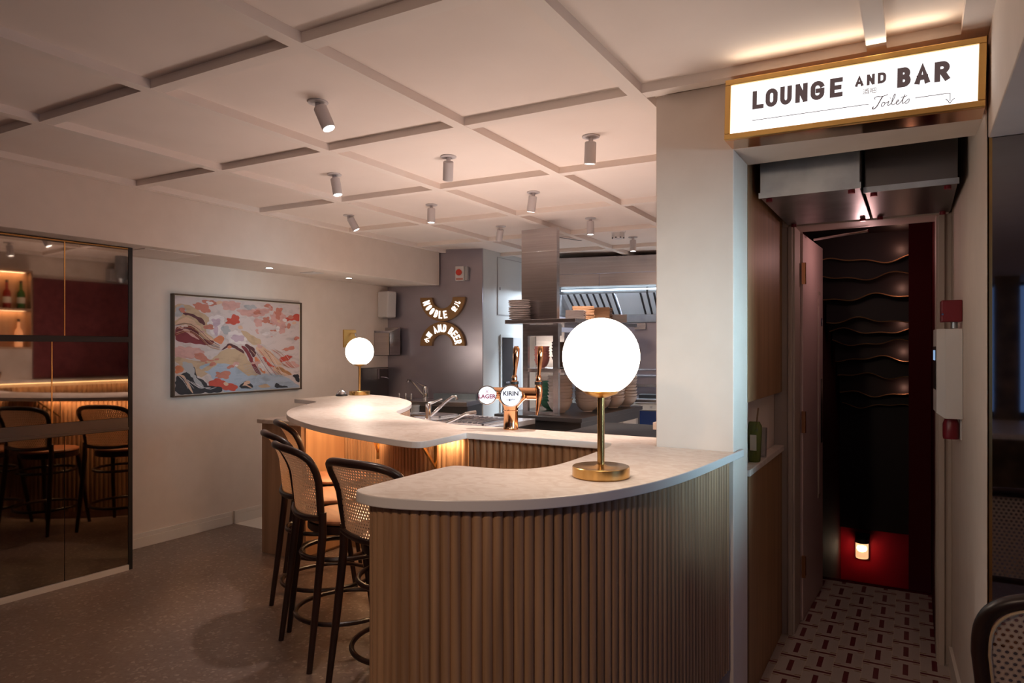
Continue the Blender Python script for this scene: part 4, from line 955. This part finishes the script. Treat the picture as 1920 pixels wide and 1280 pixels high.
def mixer(loc, rz, label, s=1.0, flip=1):
    t = thing('mixer_tap', label, 'tap', loc, rz, 'chrome mixer taps')
    MB().lathe([(0, 0), (.026, 0), (.026, .008), (.021, .012), (.021, .10), (.018, .115), (0, .12)], seg=24).build('body', M['chrome'], t, smooth=True)
    MB().tube([(.015, 0, .03), (.05*1, 0, .06), (.13, 0, .135), (.175, 0, .165), (.20, 0, .168), (.205, 0, .145)], [.011, .011, .0105, .010, .010, .012], 12).build('spout', M['chrome'], t, smooth=True)
    MB().tube([(0, 0, .112), (.04, 0, .125), (.10, 0, .150)], [.014, .008, .006], 10).build('lever', M['chrome'], t, smooth=True)
    return t
mixer((-2.93, 3.84, .903), .35, 'chrome mixer tap with long angled spout just behind the bar top')
m2 = mixer((-4.235, 5.50, .90), 3.0, 'slender chrome mixer tap against the steel wall'); m2.scale = (1.25, 1.25, 1.1)
o = thing('glass_rinser', 'low chrome rinser arm resting beside the front mixer tap', 'rinser', (-2.58, 3.48, .904), .7)
MB().tube([(0, 0, .01), (.10, .0, .05), (.17, 0, .085)], [.009, .009, .010], 10).build('arm', M['chrome'], o, smooth=True)
MB().tube([(.17, 0, .085), (.24, .01, .095)], [.012, .014], 10).build('handle', M['chrome'], o, smooth=True)
o = thing('drinking_glass', 'small clear tumbler at the inner edge of the bar end', 'glass', (-3.27, 4.12, .904))
MB().lathe([(.030, 0), (.034, .07), (.030, .07), (.027, .004), (0, .004), (0, 0)]).build('tumbler', M['clear_glass'], o, smooth=True)
# worktop along the steel wall
wt = thing('wall_worktop', 'steel worktop running below the noodle sign', 'worktop', (-4.72, 5.5, 0), R14)
MB().box(.15, 1.03, -.45, -.01, .86, .90).build('top', M['steel'], wt, bevel=.002)
MB().box(.15, 1.03, -.43, -.01, 0, .86).build('base', M['steel_dark'], wt)
MB().box(.55, 1.0, -.10, -.06, .90, .955).build('raised_edge', mat('blue_steel', (.25, .30, .33), .3, .8), wt)
for k, x in enumerate((.20, .27, .33)): MB().lathe([(0, .90), (.010, .90), (.008, .94), (.012, .955), (0, .96)], (x, -.15, 0), 14).build('valve', M['chrome'], wt, smooth=True)
# riser and pass
rs = thing('steel_riser', 'tall stainless steel riser column standing on the pass shelf', 'column', (-2.470, 4.62, 1.622))
MB().box(-.155, .150, 0, .045, 0, .695).build('body', M['steel'], rs)
MB().box(-.156, .151, -.001, .046, .52, .523).build('joint', M['chrome'], rs)
ps = thing('pass_table', 'steel kitchen pass with open shelves stacked with crockery', 'kitchen pass', (0, 0, 0))
MB().box(-2.80, -2.06, 4.50, 5.78, .868, .90).build('worktop', M['steel_dark'], ps, bevel=.002)
MB().box(-2.79, -2.08, 4.53, 5.76, .05, .866).build('cabinet', M['steel_dark'], ps)
MB().box(-2.082, -2.076, 4.60, 5.70, .62, .80).build('drawer_front', M['grey_plastic'], ps)
lb = MB().box(-2.076, -2.074, 5.35, 5.65, .60, .80); lb.build('label_sheet', M['white_plastic'], ps)
for (x, y) in ((-2.584, 4.62), (-2.323, 4.62), (-2.584, 5.62), (-2.323, 5.62)): MB().box(x-.022, x+.022, y-.015, y+.015, .90, 1.59).build('post', M['steel'], ps)
MB().box(-2.68, -2.09, 4.46, 5.72, 1.590, 1.620).build('over_shelf', M['steel'], ps, bevel=.002)
MB().box(-2.61, -2.12, 4.63, 5.64, 1.222, 1.250).build('middle_shelf', M['steel'], ps)
MB().box(-2.58, -2.30, 4.60, 4.66, 1.50, 1.585).build('heat_lamp_housing', M['steel'], ps)
MB().box(-2.56, -2.345, 4.60, 4.63, .902, .925).build('tray', M['steel'], ps)
# crockery
def ordn(k): return ['lowest', 'second lowest', 'third lowest', 'fourth lowest', 'fifth lowest', 'sixth lowest', 'seventh lowest', 'eighth lowest', 'ninth lowest', 'tenth lowest', 'eleventh lowest'][k]
def stack(kind, cat, m, prof, x, y, z, n, pitch, where, group, desc):
    src = None
    for k in range(n):
        if src is None: src = MB().lathe(prof, seg=32).build(kind, M[m], smooth=True); o = src
        else: o = src.copy(); C.objects.link(o)
        o.location = (x+random.uniform(-.003, .003), y+random.uniform(-.003, .003), z+k*pitch)
        o.rotation_euler = (random.uniform(-.02, .02), random.uniform(-.02, .02), 0)
        tag(o, '%s, %s in the stack %s' % (desc, 'topmost' if k == n-1 else ordn(k), where), cat, group)
bowl = [(0, 0), (.040, 0), (.042, .008), (.062, .020), (.080, .042), (.088, .062), (.098, .080), (.099, .085), (.094, .086), (.080, .056), (.055, .026), (0, .018)]
small = [(r*.62, z*.8) for r, z in bowl]
for (x, y, n, where, sc_) in ((-2.40, 4.84, 9, 'just behind the steel post', 1), (-2.255, 5.03, 9, 'second from the steel post', 1), (-2.24, 5.24, 8, 'third from the steel post', 1), (-2.20, 5.44, 7, 'fourth from the steel post', 1), (-2.17, 5.66, 9, 'at the far end of the pass', 1)):
    stack('ceramic_bowl', 'bowl', 'white_ceramic', bowl, x, y, .902, n, .0255, where, 'white bowls stacked on the pass', 'pale ceramic bowl')
stack('ceramic_bowl', 'bowl', 'green_ceramic', [(r*1.05, z*.9) for r, z in bowl], -2.585, 5.05, .902, 8, .022, 'behind the tap tower', 'green bowls stacked on the pass', 'dark green bowl')
stack('ceramic_bowl', 'bowl', 'pink_ceramic', small, -2.53, 4.78, 1.252, 6, .020, 'on the middle shelf by the white panel', 'pink bowls on the middle shelf', 'coral pink bowl')
stack('ceramic_bowl', 'bowl', 'brown_ceramic', [(r*.85, z) for r, z in bowl], -2.475, 5.02, 1.252, 6, .024, 'on the middle shelf between the posts', 'brown bowls on the middle shelf', 'dark brown bowl')
stack('ceramic_bowl', 'bowl', 'brown_ceramic', [(r*.85, z) for r, z in bowl], -2.27, 4.86, 1.252, 7, .024, 'on the middle shelf behind the big lamp', 'brown bowls on the middle shelf', 'dark brown bowl')
plate = [(0, 0), (.05, 0), (.075, .005), (.085, .012), (.083, .014), (.06, .008), (0, .006)]
stack('dinner_plate', 'plate', 'plate', plate, -2.60, 4.545, 1.622, 11, .0135, 'on the over shelf left of the riser', 'plates left of the riser', 'pale plate')
def board_stack(x, y, n, a, m, where, group, desc, cat, w_=.10, pitch=.0115):
    src = None
    for k in range(n):
        if src is None: src = MB().box(-w_, w_, -w_*.75, w_*.75, 0, .004).box(-w_, w_, -w_*.75, -w_*.7, .004, .0105).box(-w_, w_, w_*.7, w_*.75, .004, .0105).build('serving_tray', M[m], bevel=.001); o = src
        else: o = src.copy(); C.objects.link(o)
        o.location = (x, y, 1.622+k*pitch); o.rotation_euler = (0, 0, a+random.uniform(-.05, .05))
        tag(o, '%s, %s in the stack %s' % (desc, 'topmost' if k == n-1 else ordn(k), where), cat, group)
board_stack(-2.20, 4.70, 6, .3, 'plate', 'right beside the riser', 'grey trays on the over shelf', 'grey rectangular tray', 'tray', .07)
board_stack(-2.27, 4.98, 10, .5, 'board', 'nearest the riser on the over shelf', 'brown trays on the over shelf', 'brown wooden tray', 'tray', .085)
board_stack(-2.20, 5.20, 10, .2, 'board', 'farther along the over shelf', 'brown trays on the over shelf', 'brown wooden tray', 'tray', .075)
board_stack(-2.18, 5.48, 6, .4, 'plate', 'at the far end of the over shelf', 'grey trays on the over shelf', 'grey rectangular tray', 'tray', .08)
# fridge behind the rack
o = thing('tall_fridge', 'tall steel fridge with white side seen through the pass shelves', 'fridge', (-3.26, 5.86, 0))
MB().box(0, .40, 0, .36, 0, 1.56).build('body', M['steel'], o, bevel=.004)
MB().box(-.005, .09, -.006, 0, .1, 1.52).build('door', mat('fridge_white', (.75, .78, .78), .35), o)
# dark low counter behind the strip, with a rolling pin
o = thing('low_counter', 'black topped low counter between the pass and the pillar', 'counter', (-1.38, 4.15, 0))
MB().box(-.50, .42, -.30, .35, .86, .885).build('top', M['black'], o, bevel=.002); MB().box(-.49, .41, -.27, .34, 0, .86).build('body', M['steel_dark'], o)
o = thing('rolling_pin', 'wooden rolling pin lying on the black counter by the pillar', 'rolling pin', (-1.02, 4.05, .903), .9)
MB().tube([(-.13, 0, 0), (-.09, 0, 0), (-.088, 0, 0), (.12, 0, 0)], [.010, .010, .017, .017], 14).build('pin', M['board'], o, smooth=True)
# cooker
ck = thing('cooker', 'cream and navy oven under the extractor hood beside the pillar edge', 'cooker', (*kh(.92, .12), 0), R13)
MB().box(-.26, .40, 0, .60, 0, .855).build('body', M['cream_enamel'], ck, bevel=.004)
MB().box(-.26, .42, -.03, .6, .855, .895).build('hob', M['steel'], ck, bevel=.006)
MB().box(-.20, .38, -.012, 0, .60, .775).build('door', M['navy'], ck, bevel=.004)
MB().box(-.22, .38, -.010, 0, .785, .845).build('control_panel', M['cream_enamel'], ck, bevel=.003)
for k in range(5): MB().rod((-.17+k*.11, -.01, .815), (-.17+k*.11, -.03, .815), .012, 14).build('knob', M['grey_plastic'], ck, smooth=True)
mb = MB().box(-.18, .05, -.006, -.001, .50, .545); pl_ = mb.build('name_plate', M['navy'], ck)
mb = MB()
for k in range(12): mb.box(-.165+k*.017, -.155+k*.017, -.0075, -.006, .515, .528)
mb.build('plate_marks', M['white_plastic'], pl_)
for (x, y) in ((-.1, .2), (.2, .2)): MB().box(x-.1, x+.1, y-.1, y+.1, .895, .93).build('burner_grate', M['black'], ck)
o = thing('stock_pot', 'white pot at the back of the cooker beside the pillar edge', 'pot', (*kh(1.02, .55), .93))
MB().lathe([(0, 0), (.07, 0), (.072, .16), (.075, .165), (.068, .165), (.066, .01), (0, .01)]).build('pot', M['white_ceramic'], o, smooth=True)
o = thing('back_shelf', 'steel ledge with pipes along the back wall of the cooking line', 'shelf', (*kh(.5, .93), 0), R13)
MB().box(-.9, 1.4, -.12, 0, .98, 1.0).box(-.9, 1.4, -.16, -.12, .98, 1.01).build('ledge', M['steel'], o); MB().rod((-.9, -.04, 1.10), (1.4, -.04, 1.10), .012).rod((-.9, -.04, 1.17), (1.4, -.04, 1.17), .008).build('pipe', M['chrome'], o, smooth=True)
# hood
hd = thing('extractor_hood', 'wide stainless steel extractor hood with baffle filters over the cooking line', 'extractor hood', (-3.1, 6.37, 0), R13)
MB().box(-.14, 2.3, 0, .02, 2.168, 2.335).build('upper_fascia', M['steel'], hd)
for (a, b) in ((-.14, .350), (.354, 1.45), (1.454, 2.3)): MB().box(a, b, 0, .02, 2.04, 2.164).build('lower_fascia', M['steel'], hd)
MB().box(-.14, 2.3, .02, .95, 2.30, 2.33).box(-.14, -.12, .02, .95, 1.75, 2.33).build('canopy', M['steel'], hd)
MB().box(-.12, 2.3, .02, .30, 2.04, 2.05).box(-.12, 2.3, .29, .31, 1.985, 2.04).build('light_soffit', M['galv'], hd)
MB().rod((-.10, .24, 2.02), (2.2, .24, 2.02), .009, 10).build('light_tube', mat('tube_glow', (1, 1, 1), .4, emis=(.8, .92, 1), es=2.5), hd)
for u in range(4):
    a0 = -.12+u*.58
    MB().hexa([(a0, .34, 2.0), (a0+.56, .34, 2.0), (a0+.56, .88, 1.79), (a0, .88, 1.79)], [(a0, .36, 2.03), (a0+.56, .36, 2.03), (a0+.56, .90, 1.82), (a0, .90, 1.82)]).build('baffle_filter', M['filter_steel'], hd)
    mb = MB()
    for k in range(8 if u != 1 else 5):
        x = a0+.05+k*.070+(.20 if u == 1 else 0)
        mb.hexa([(x, .345, 1.992), (x+.020, .345, 1.992), (x+.020, .875, 1.786), (x, .875, 1.786)], [(x, .35, 2.0), (x+.020, .35, 2.0), (x+.020, .88, 1.794), (x, .88, 1.794)])
    mb.build('filter_slot', M['black'], hd)
MB().box(-.12, 2.3, .88, .95, 1.70, 1.79).build('grease_trough', M['galv'], hd)
MB().box(.60, .72, .84, .88, 1.62, 1.69).build('control_box', M['steel'], hd)
for x in (-.18, .80): MB().rod((x, .27, 2.04), (x, .27, 1.98), .008, 8).build('hanger', M['dark_metal'], hd)

# right-hand inner wall of the kitchen: shelf niche, red panel, lit flutes (seen in the smoked mirror)
o = thing('back_bar_shelf', 'lit timber bottle niche reflected at the edge of the smoked mirror', 'shelf', (-.853, 2.88, 0))
MB().box(-.012, -.001, 0, .37, 1.42, 2.16).build('back_panel', M['oak_light'], o)
MB().box(-.10, -.001, -.015, 0, 1.40, 2.18).box(-.10, -.001, .37, .385, 1.40, 2.18).box(-.10, -.001, 0, .37, 2.16, 2.18).build('side_panel', M['wood_end'], o)
for z in (1.42, 1.80): MB().box(-.10, -.012, 0, .37, z-.02, z).build('shelf_board', M['wood_end'], o)
light('niche_light', 'AREA', (-.90, 3.065, 2.155), .9, AMBER, rot=(0, 0, 0), size=.05, size_y=.3)
light('niche_light', 'AREA', (-.90, 3.065, 1.775), .8, AMBER, rot=(0, 0, 0), size=.05, size_y=.3)
bp = [(0, 0), (.032, 0), (.034, .01), (.034, .14), (.028, .165), (.012, .19), (.012, .25), (0, .25)]
for (y, z, m, lab) in ((2.94, 1.80, 'bottle_green', 'green bottle on the upper niche shelf'), (3.06, 1.80, 'bottle_red', 'red bottle between two green bottles on the upper niche shelf'), (3.18, 1.80, 'bottle_green', 'green bottle on the upper niche shelf beside the red panel'),
                       (2.96, 1.42, 'bottle_red', 'red bottle on the lower niche shelf'), (3.16, 1.42, 'amber_glass', 'amber bottle with black stopper on the lower niche shelf')):
    b_ = thing('spirit_bottle', lab, 'bottle', (-.907, y, z), 0, 'bottles in the lit niche')
    MB().lathe(bp, seg=20).build('body', M[m], b_, smooth=True); MB().lathe([(.0345, .05), (.0345, .11)], seg=20).build('paper_label', M['paper'], b_, smooth=True); MB().cyl((0, 0, 0), .013, .25, .275, 14).build('cap', M['black'], b_)
o = thing('red_wall_panel', 'dark red fabric wall panel reflected in the smoked mirror', 'wall panel', (-.853, 3.3, 0))
MB().box(-.02, -.001, 0, 1.8, 1.10, 2.12).build('panel', M['red_fabric'], o)
o = thing('lit_fluted_panel', 'fluted timber panel lit from above, reflected in the smoked mirror', 'panelling', (-.853, 2.8, 0))
fluted('fluted_front', [(-.02, 2.5), (-.02, 0)], .05, .02, 1.02, M['wood'], o, .4, -1 if False else 1)
MB().box(-.10, -.001, -.0, 2.5, 1.06, 1.09).build('ledge', M['marble'], o); MB().box(-.05, -.03, 0, 2.5, 1.052, 1.058).build('led_strip', M['led'], o)
o = thing('air_conditioner', 'long white air conditioning grille reflected high in the smoked mirror', 'air conditioner', (-.853, 4.0, 2.14))
MB().box(-.12, -.001, 0, .62, 0, .13).build('body', M['grey_plastic'], o, bevel=.005)
mb = MB()
for k in range(22): mb.box(-.124, -.12, .06+k*.023, .072+k*.023, .03, .10)
mb.build('vent_slots', M['black'], o)

# ================================================================ CORRIDOR
o = thing('corridor_base_cabinet', 'low oak corridor cabinet with stone ledge left of the doorway', 'cabinet', (0, 0, 0))
MB().box(-.597, -.562, 2.80, 3.58, .0, .90).build('door', M['wood_dark'], o)
MB().box(-.598, -.552, 2.775, 3.583, .902, .928).build('stone_ledge', M['marble'], o, bevel=.003)
o = thing('corridor_wall_cabinet', 'tall oak wall cabinet above the corridor ledge', 'cabinet', (0, 0, 0))
MB().box(-.597, -.562, 2.78, 3.58, 1.19, 2.16).build('door', M['wood_dark'], o, bevel=.001)
o = thing('diffuser_bottle', 'green glass diffuser jar with a wooden stick on the corridor ledge', 'bottle', (-.578, 2.99, .929))
MB().lathe([(0, 0), (.021, 0), (.024, .006), (.030, .125), (.030, .15), (.022, .165), (.020, .168), (0, .168)], seg=24).build('jar', M['green_glass'], o, smooth=True)
MB().box(-.012, .014, -.0315, -.0295, .05, .115).build('paper_label', M['paper'], o)
MB().hexa([(.002, .0, .13), (.008, 0, .13), (.008, .006, .13), (.002, .006, .13)], [(.012, .0, .225), (.018, 0, .225), (.018, .006, .225), (.012, .006, .225)]).build('stick', M['board'], o)
o = thing('clear_tumbler', 'clear patterned glass behind the green diffuser jar', 'glass', (-.574, 3.12, .929))
MB().lathe([(.020, 0), (.024, .13), (.021, .13), (.018, .006), (0, .006), (0, 0)], seg=24).build('glass', M['clear_glass'], o, smooth=True)
# ducts
def duct(name, x0, x1, y0, y1, z0, z1, label, m):
    o = thing(name, label, 'duct', (x0, y0, z0))
    MB().box(0, x1-x0, 0, y1-y0, 0, z1-z0).build('duct_body', M[m], o, bevel=.002)
    MB().box(-.004, x1-x0+.004, -.006, 0, -.004, .018).build('flange', M['galv'], o)
    for (x, y) in ((.03, .03), (x1-x0-.03, .03), (.03, y1-y0-.03), (x1-x0-.03, y1-y0-.03)): MB().cyl((x, y, 0), .012, -.014, -.001, 12).build('red_clamp', M['red'], o)
duct('ventilation_duct', -.53, -.175, 2.85, 3.56, 2.00, 2.3, 'galvanised duct box above the open door with red clamps', 'galv')
duct('ventilation_duct', -.165, .135, 2.95, 3.56, 2.00, 2.3, 'darker duct box on the white corridor wall side', 'steel_dark')
# door
dr = thing('door_2', None, None, (-.497, 3.79, .006), 0); dr['kind'] = 'structure'
ang = math.atan2(4.363-3.79, -.472+.497); dr.rotation_euler = (0, 0, ang)
MB().box(0, .62, -.004, .036, 0, 1.985).build('leaf', M['door_paint'], dr, bevel=.002)
MB().box(.44, .52, -.008, -.004, .55, 1.72).build('vision_trim', M['frame_paint'], dr); MB().box(.45, .51, -.010, -.008, .57, 1.70).build('vision_glass', M['door_paint'], dr)
o_ = MB().lathe([(0, 0), (.024, 0), (.024, .003), (0, .003)]).build('notice_disc', M['navy'], dr); o_.rotation_euler = (PI/2, 0, 0); o_.location = (.575, -.005, 1.55)
MB().box(.55, .60, -.006, -.004, .85, 1.22).build('push_plate', M['dark_metal'], dr)
for z in (.28, 1.02, 1.78): MB().box(-.014, .004, -.018, .0, z-.055, z+.055).build('hinge', M['copper'], dr)
MB().rod((.10, -.04, 1.965), (.02, -.30, 1.975), .007).build('closer_arm', M['chrome'], dr)
# alarm panel on the corridor right wall
WA = math.atan2(3.6-2.49, .143-.187)-PI/2
ap = thing('alarm_panel', 'white fire alarm control panel on the corridor wall', 'alarm panel', (.160, 3.14, 1.13), WA)
MB().hexa([(0, 0, 0), (-.058, 0, 0), (-.058, .20, 0), (0, .20, 0)], [(0, 0, .348), (-.058, 0, .348), (-.058, .20, .348), (0, .20, .348)]).build('body', M['white_plastic'], ap, bevel=.002)
MB().hexa([(-.058, 0.0, 0), (-.085, .022, .02), (-.085, .20, .02), (-.058, .20, 0)], [(-.058, 0.0, .348), (-.085, .022, .348), (-.085, .20, .348), (-.058, .20, .348)]).build('front_cover', M['white_plastic'], ap)
fr_ = MB().box(-.0875, -.085, .04, .18, .11, .28).build('display_panel', M['dark_metal'], ap); MB().box(-.0885, -.0875, .05, .15, .225, .265).build('screen', M['screen'], fr_)
o = thing('red_alarm_sounder', 'square red alarm box above the white control panel', 'alarm', (.160, 3.16, 1.505), WA)
MB().box(-.070, 0, 0, .07, 0, .085).build('body', M['red'], o, bevel=.004); MB().rod((-.025, .03, -.025), (-.025, .03, 0), .012, 14).build('conduit', M['galv'], o, smooth=True)
MB().rod((-.066, -.002, .03), (-.066, .0, .03), .004).build('keyhole', M['chrome'], o)
o = thing('red_call_point', 'red device hanging from the underside of the white control panel', 'alarm', (.160, 3.19, 1.045), WA)
MB().lathe([(0, 0), (.026, 0), (.028, .01), (.028, .06), (.020, .082), (0, .084)], (-.035, .03, 0), 20).build('body', M['red'], o, smooth=True)
MB().box(-.006, .0, 0, .06, 0, .084).build('back_plate', M['white_plastic'], o)
# stair soffit steps
def wavy(u, k): return .018*math.sin(u*3.1+k*1.7)+.010*math.sin(u*6.5+k*2.9)
ZL = [486, 517, 556, 600, 620, 642, 672, 704, 738, 760]
for k in range(10):
    y = 4.95+k*.21; x0, x1 = -.565+.0*k, -.032
    dep = .8625*y+.506*.25; z = 1.40+(654-ZL[k])/1286.36*dep
    o = thing('stair_soffit_step', '%s dark scalloped soffit board down the red stairwell, gold edged' % ['uppermost', 'second highest', 'third highest', 'fourth highest', 'fifth highest', 'sixth highest', 'seventh highest', 'eighth highest', 'second lowest', 'lowest'][k], 'soffit board', (x0, y, z), 0, 'scalloped soffit boards in the stairwell')
    n = 24; L_ = x1-x0; A = []; mb = MB()
    top = .30
    lo_ = [mb.bm.verts.new((L_*i/n, yy, wavy(L_*i/n/.25, k))) for yy in (0, .02) for i in range(n+1)]
    hi_ = [mb.bm.verts.new((L_*i/n, yy, top)) for yy in (0, .02) for i in range(n+1)]
    for i in range(n):
        mb.bm.faces.new((lo_[i], lo_[i+1], hi_[i+1], hi_[i])); mb.bm.faces.new((lo_[n+1+i], lo_[n+2+i], hi_[n+2+i], hi_[n+1+i])); mb.bm.faces.new((lo_[i], lo_[i+1], lo_[n+2+i], lo_[n+1+i])); mb.bm.faces.new((hi_[i], hi_[i+1], hi_[n+2+i], hi_[n+1+i]))
    mb.build('board', M['stair_dark'], o)
    MB().tube([(L_*i/n, -.002, wavy(L_*i/n/.25, k)-.002) for i in range(n+1)], .0042, 6).build('gold_edge', M['gold_edge'], o, smooth=True)
    if k in (0, 2, 4, 6, 8): light('stair_led', 'POINT', (-.075, y-.07, z+.055), .16, (1.0, .50, .36), radius=.012)
bl = thing('bulkhead_lamp', 'glass bulkhead lamp glowing on the red wall at the foot of the stairs', 'lamp', (-.415, 7.1, -.53))
MB().box(-.055, .055, -.03, 0, 0, .23).build('back_plate', M['black'], bl)
MB().lathe([(0, .02), (.050, .02), (.053, .03), (.053, .16), (0, .16)], (0, -.06, 0), 24).build('glass_tube', M['amber_glass'], bl, smooth=True)
MB().lathe([(0, .16), (.058, .16), (.058, .20), (.04, .215), (0, .215)], (0, -.06, 0), 24).build('cap', M['black'], bl, smooth=True)
MB().lathe([(0, .085), (.03, .09), (.04, .11), (.03, .135), (0, .14)], (0, -.09, 0), 20).build('bulb', mat('bulb_glow', (1, .9, .8), .4, emis=(1, .75, .5), es=25), bl, smooth=True)
light('bulkhead_light', 'POINT', (-.415, 7.05, -.42), .12, (1, .42, .35), radius=.03)
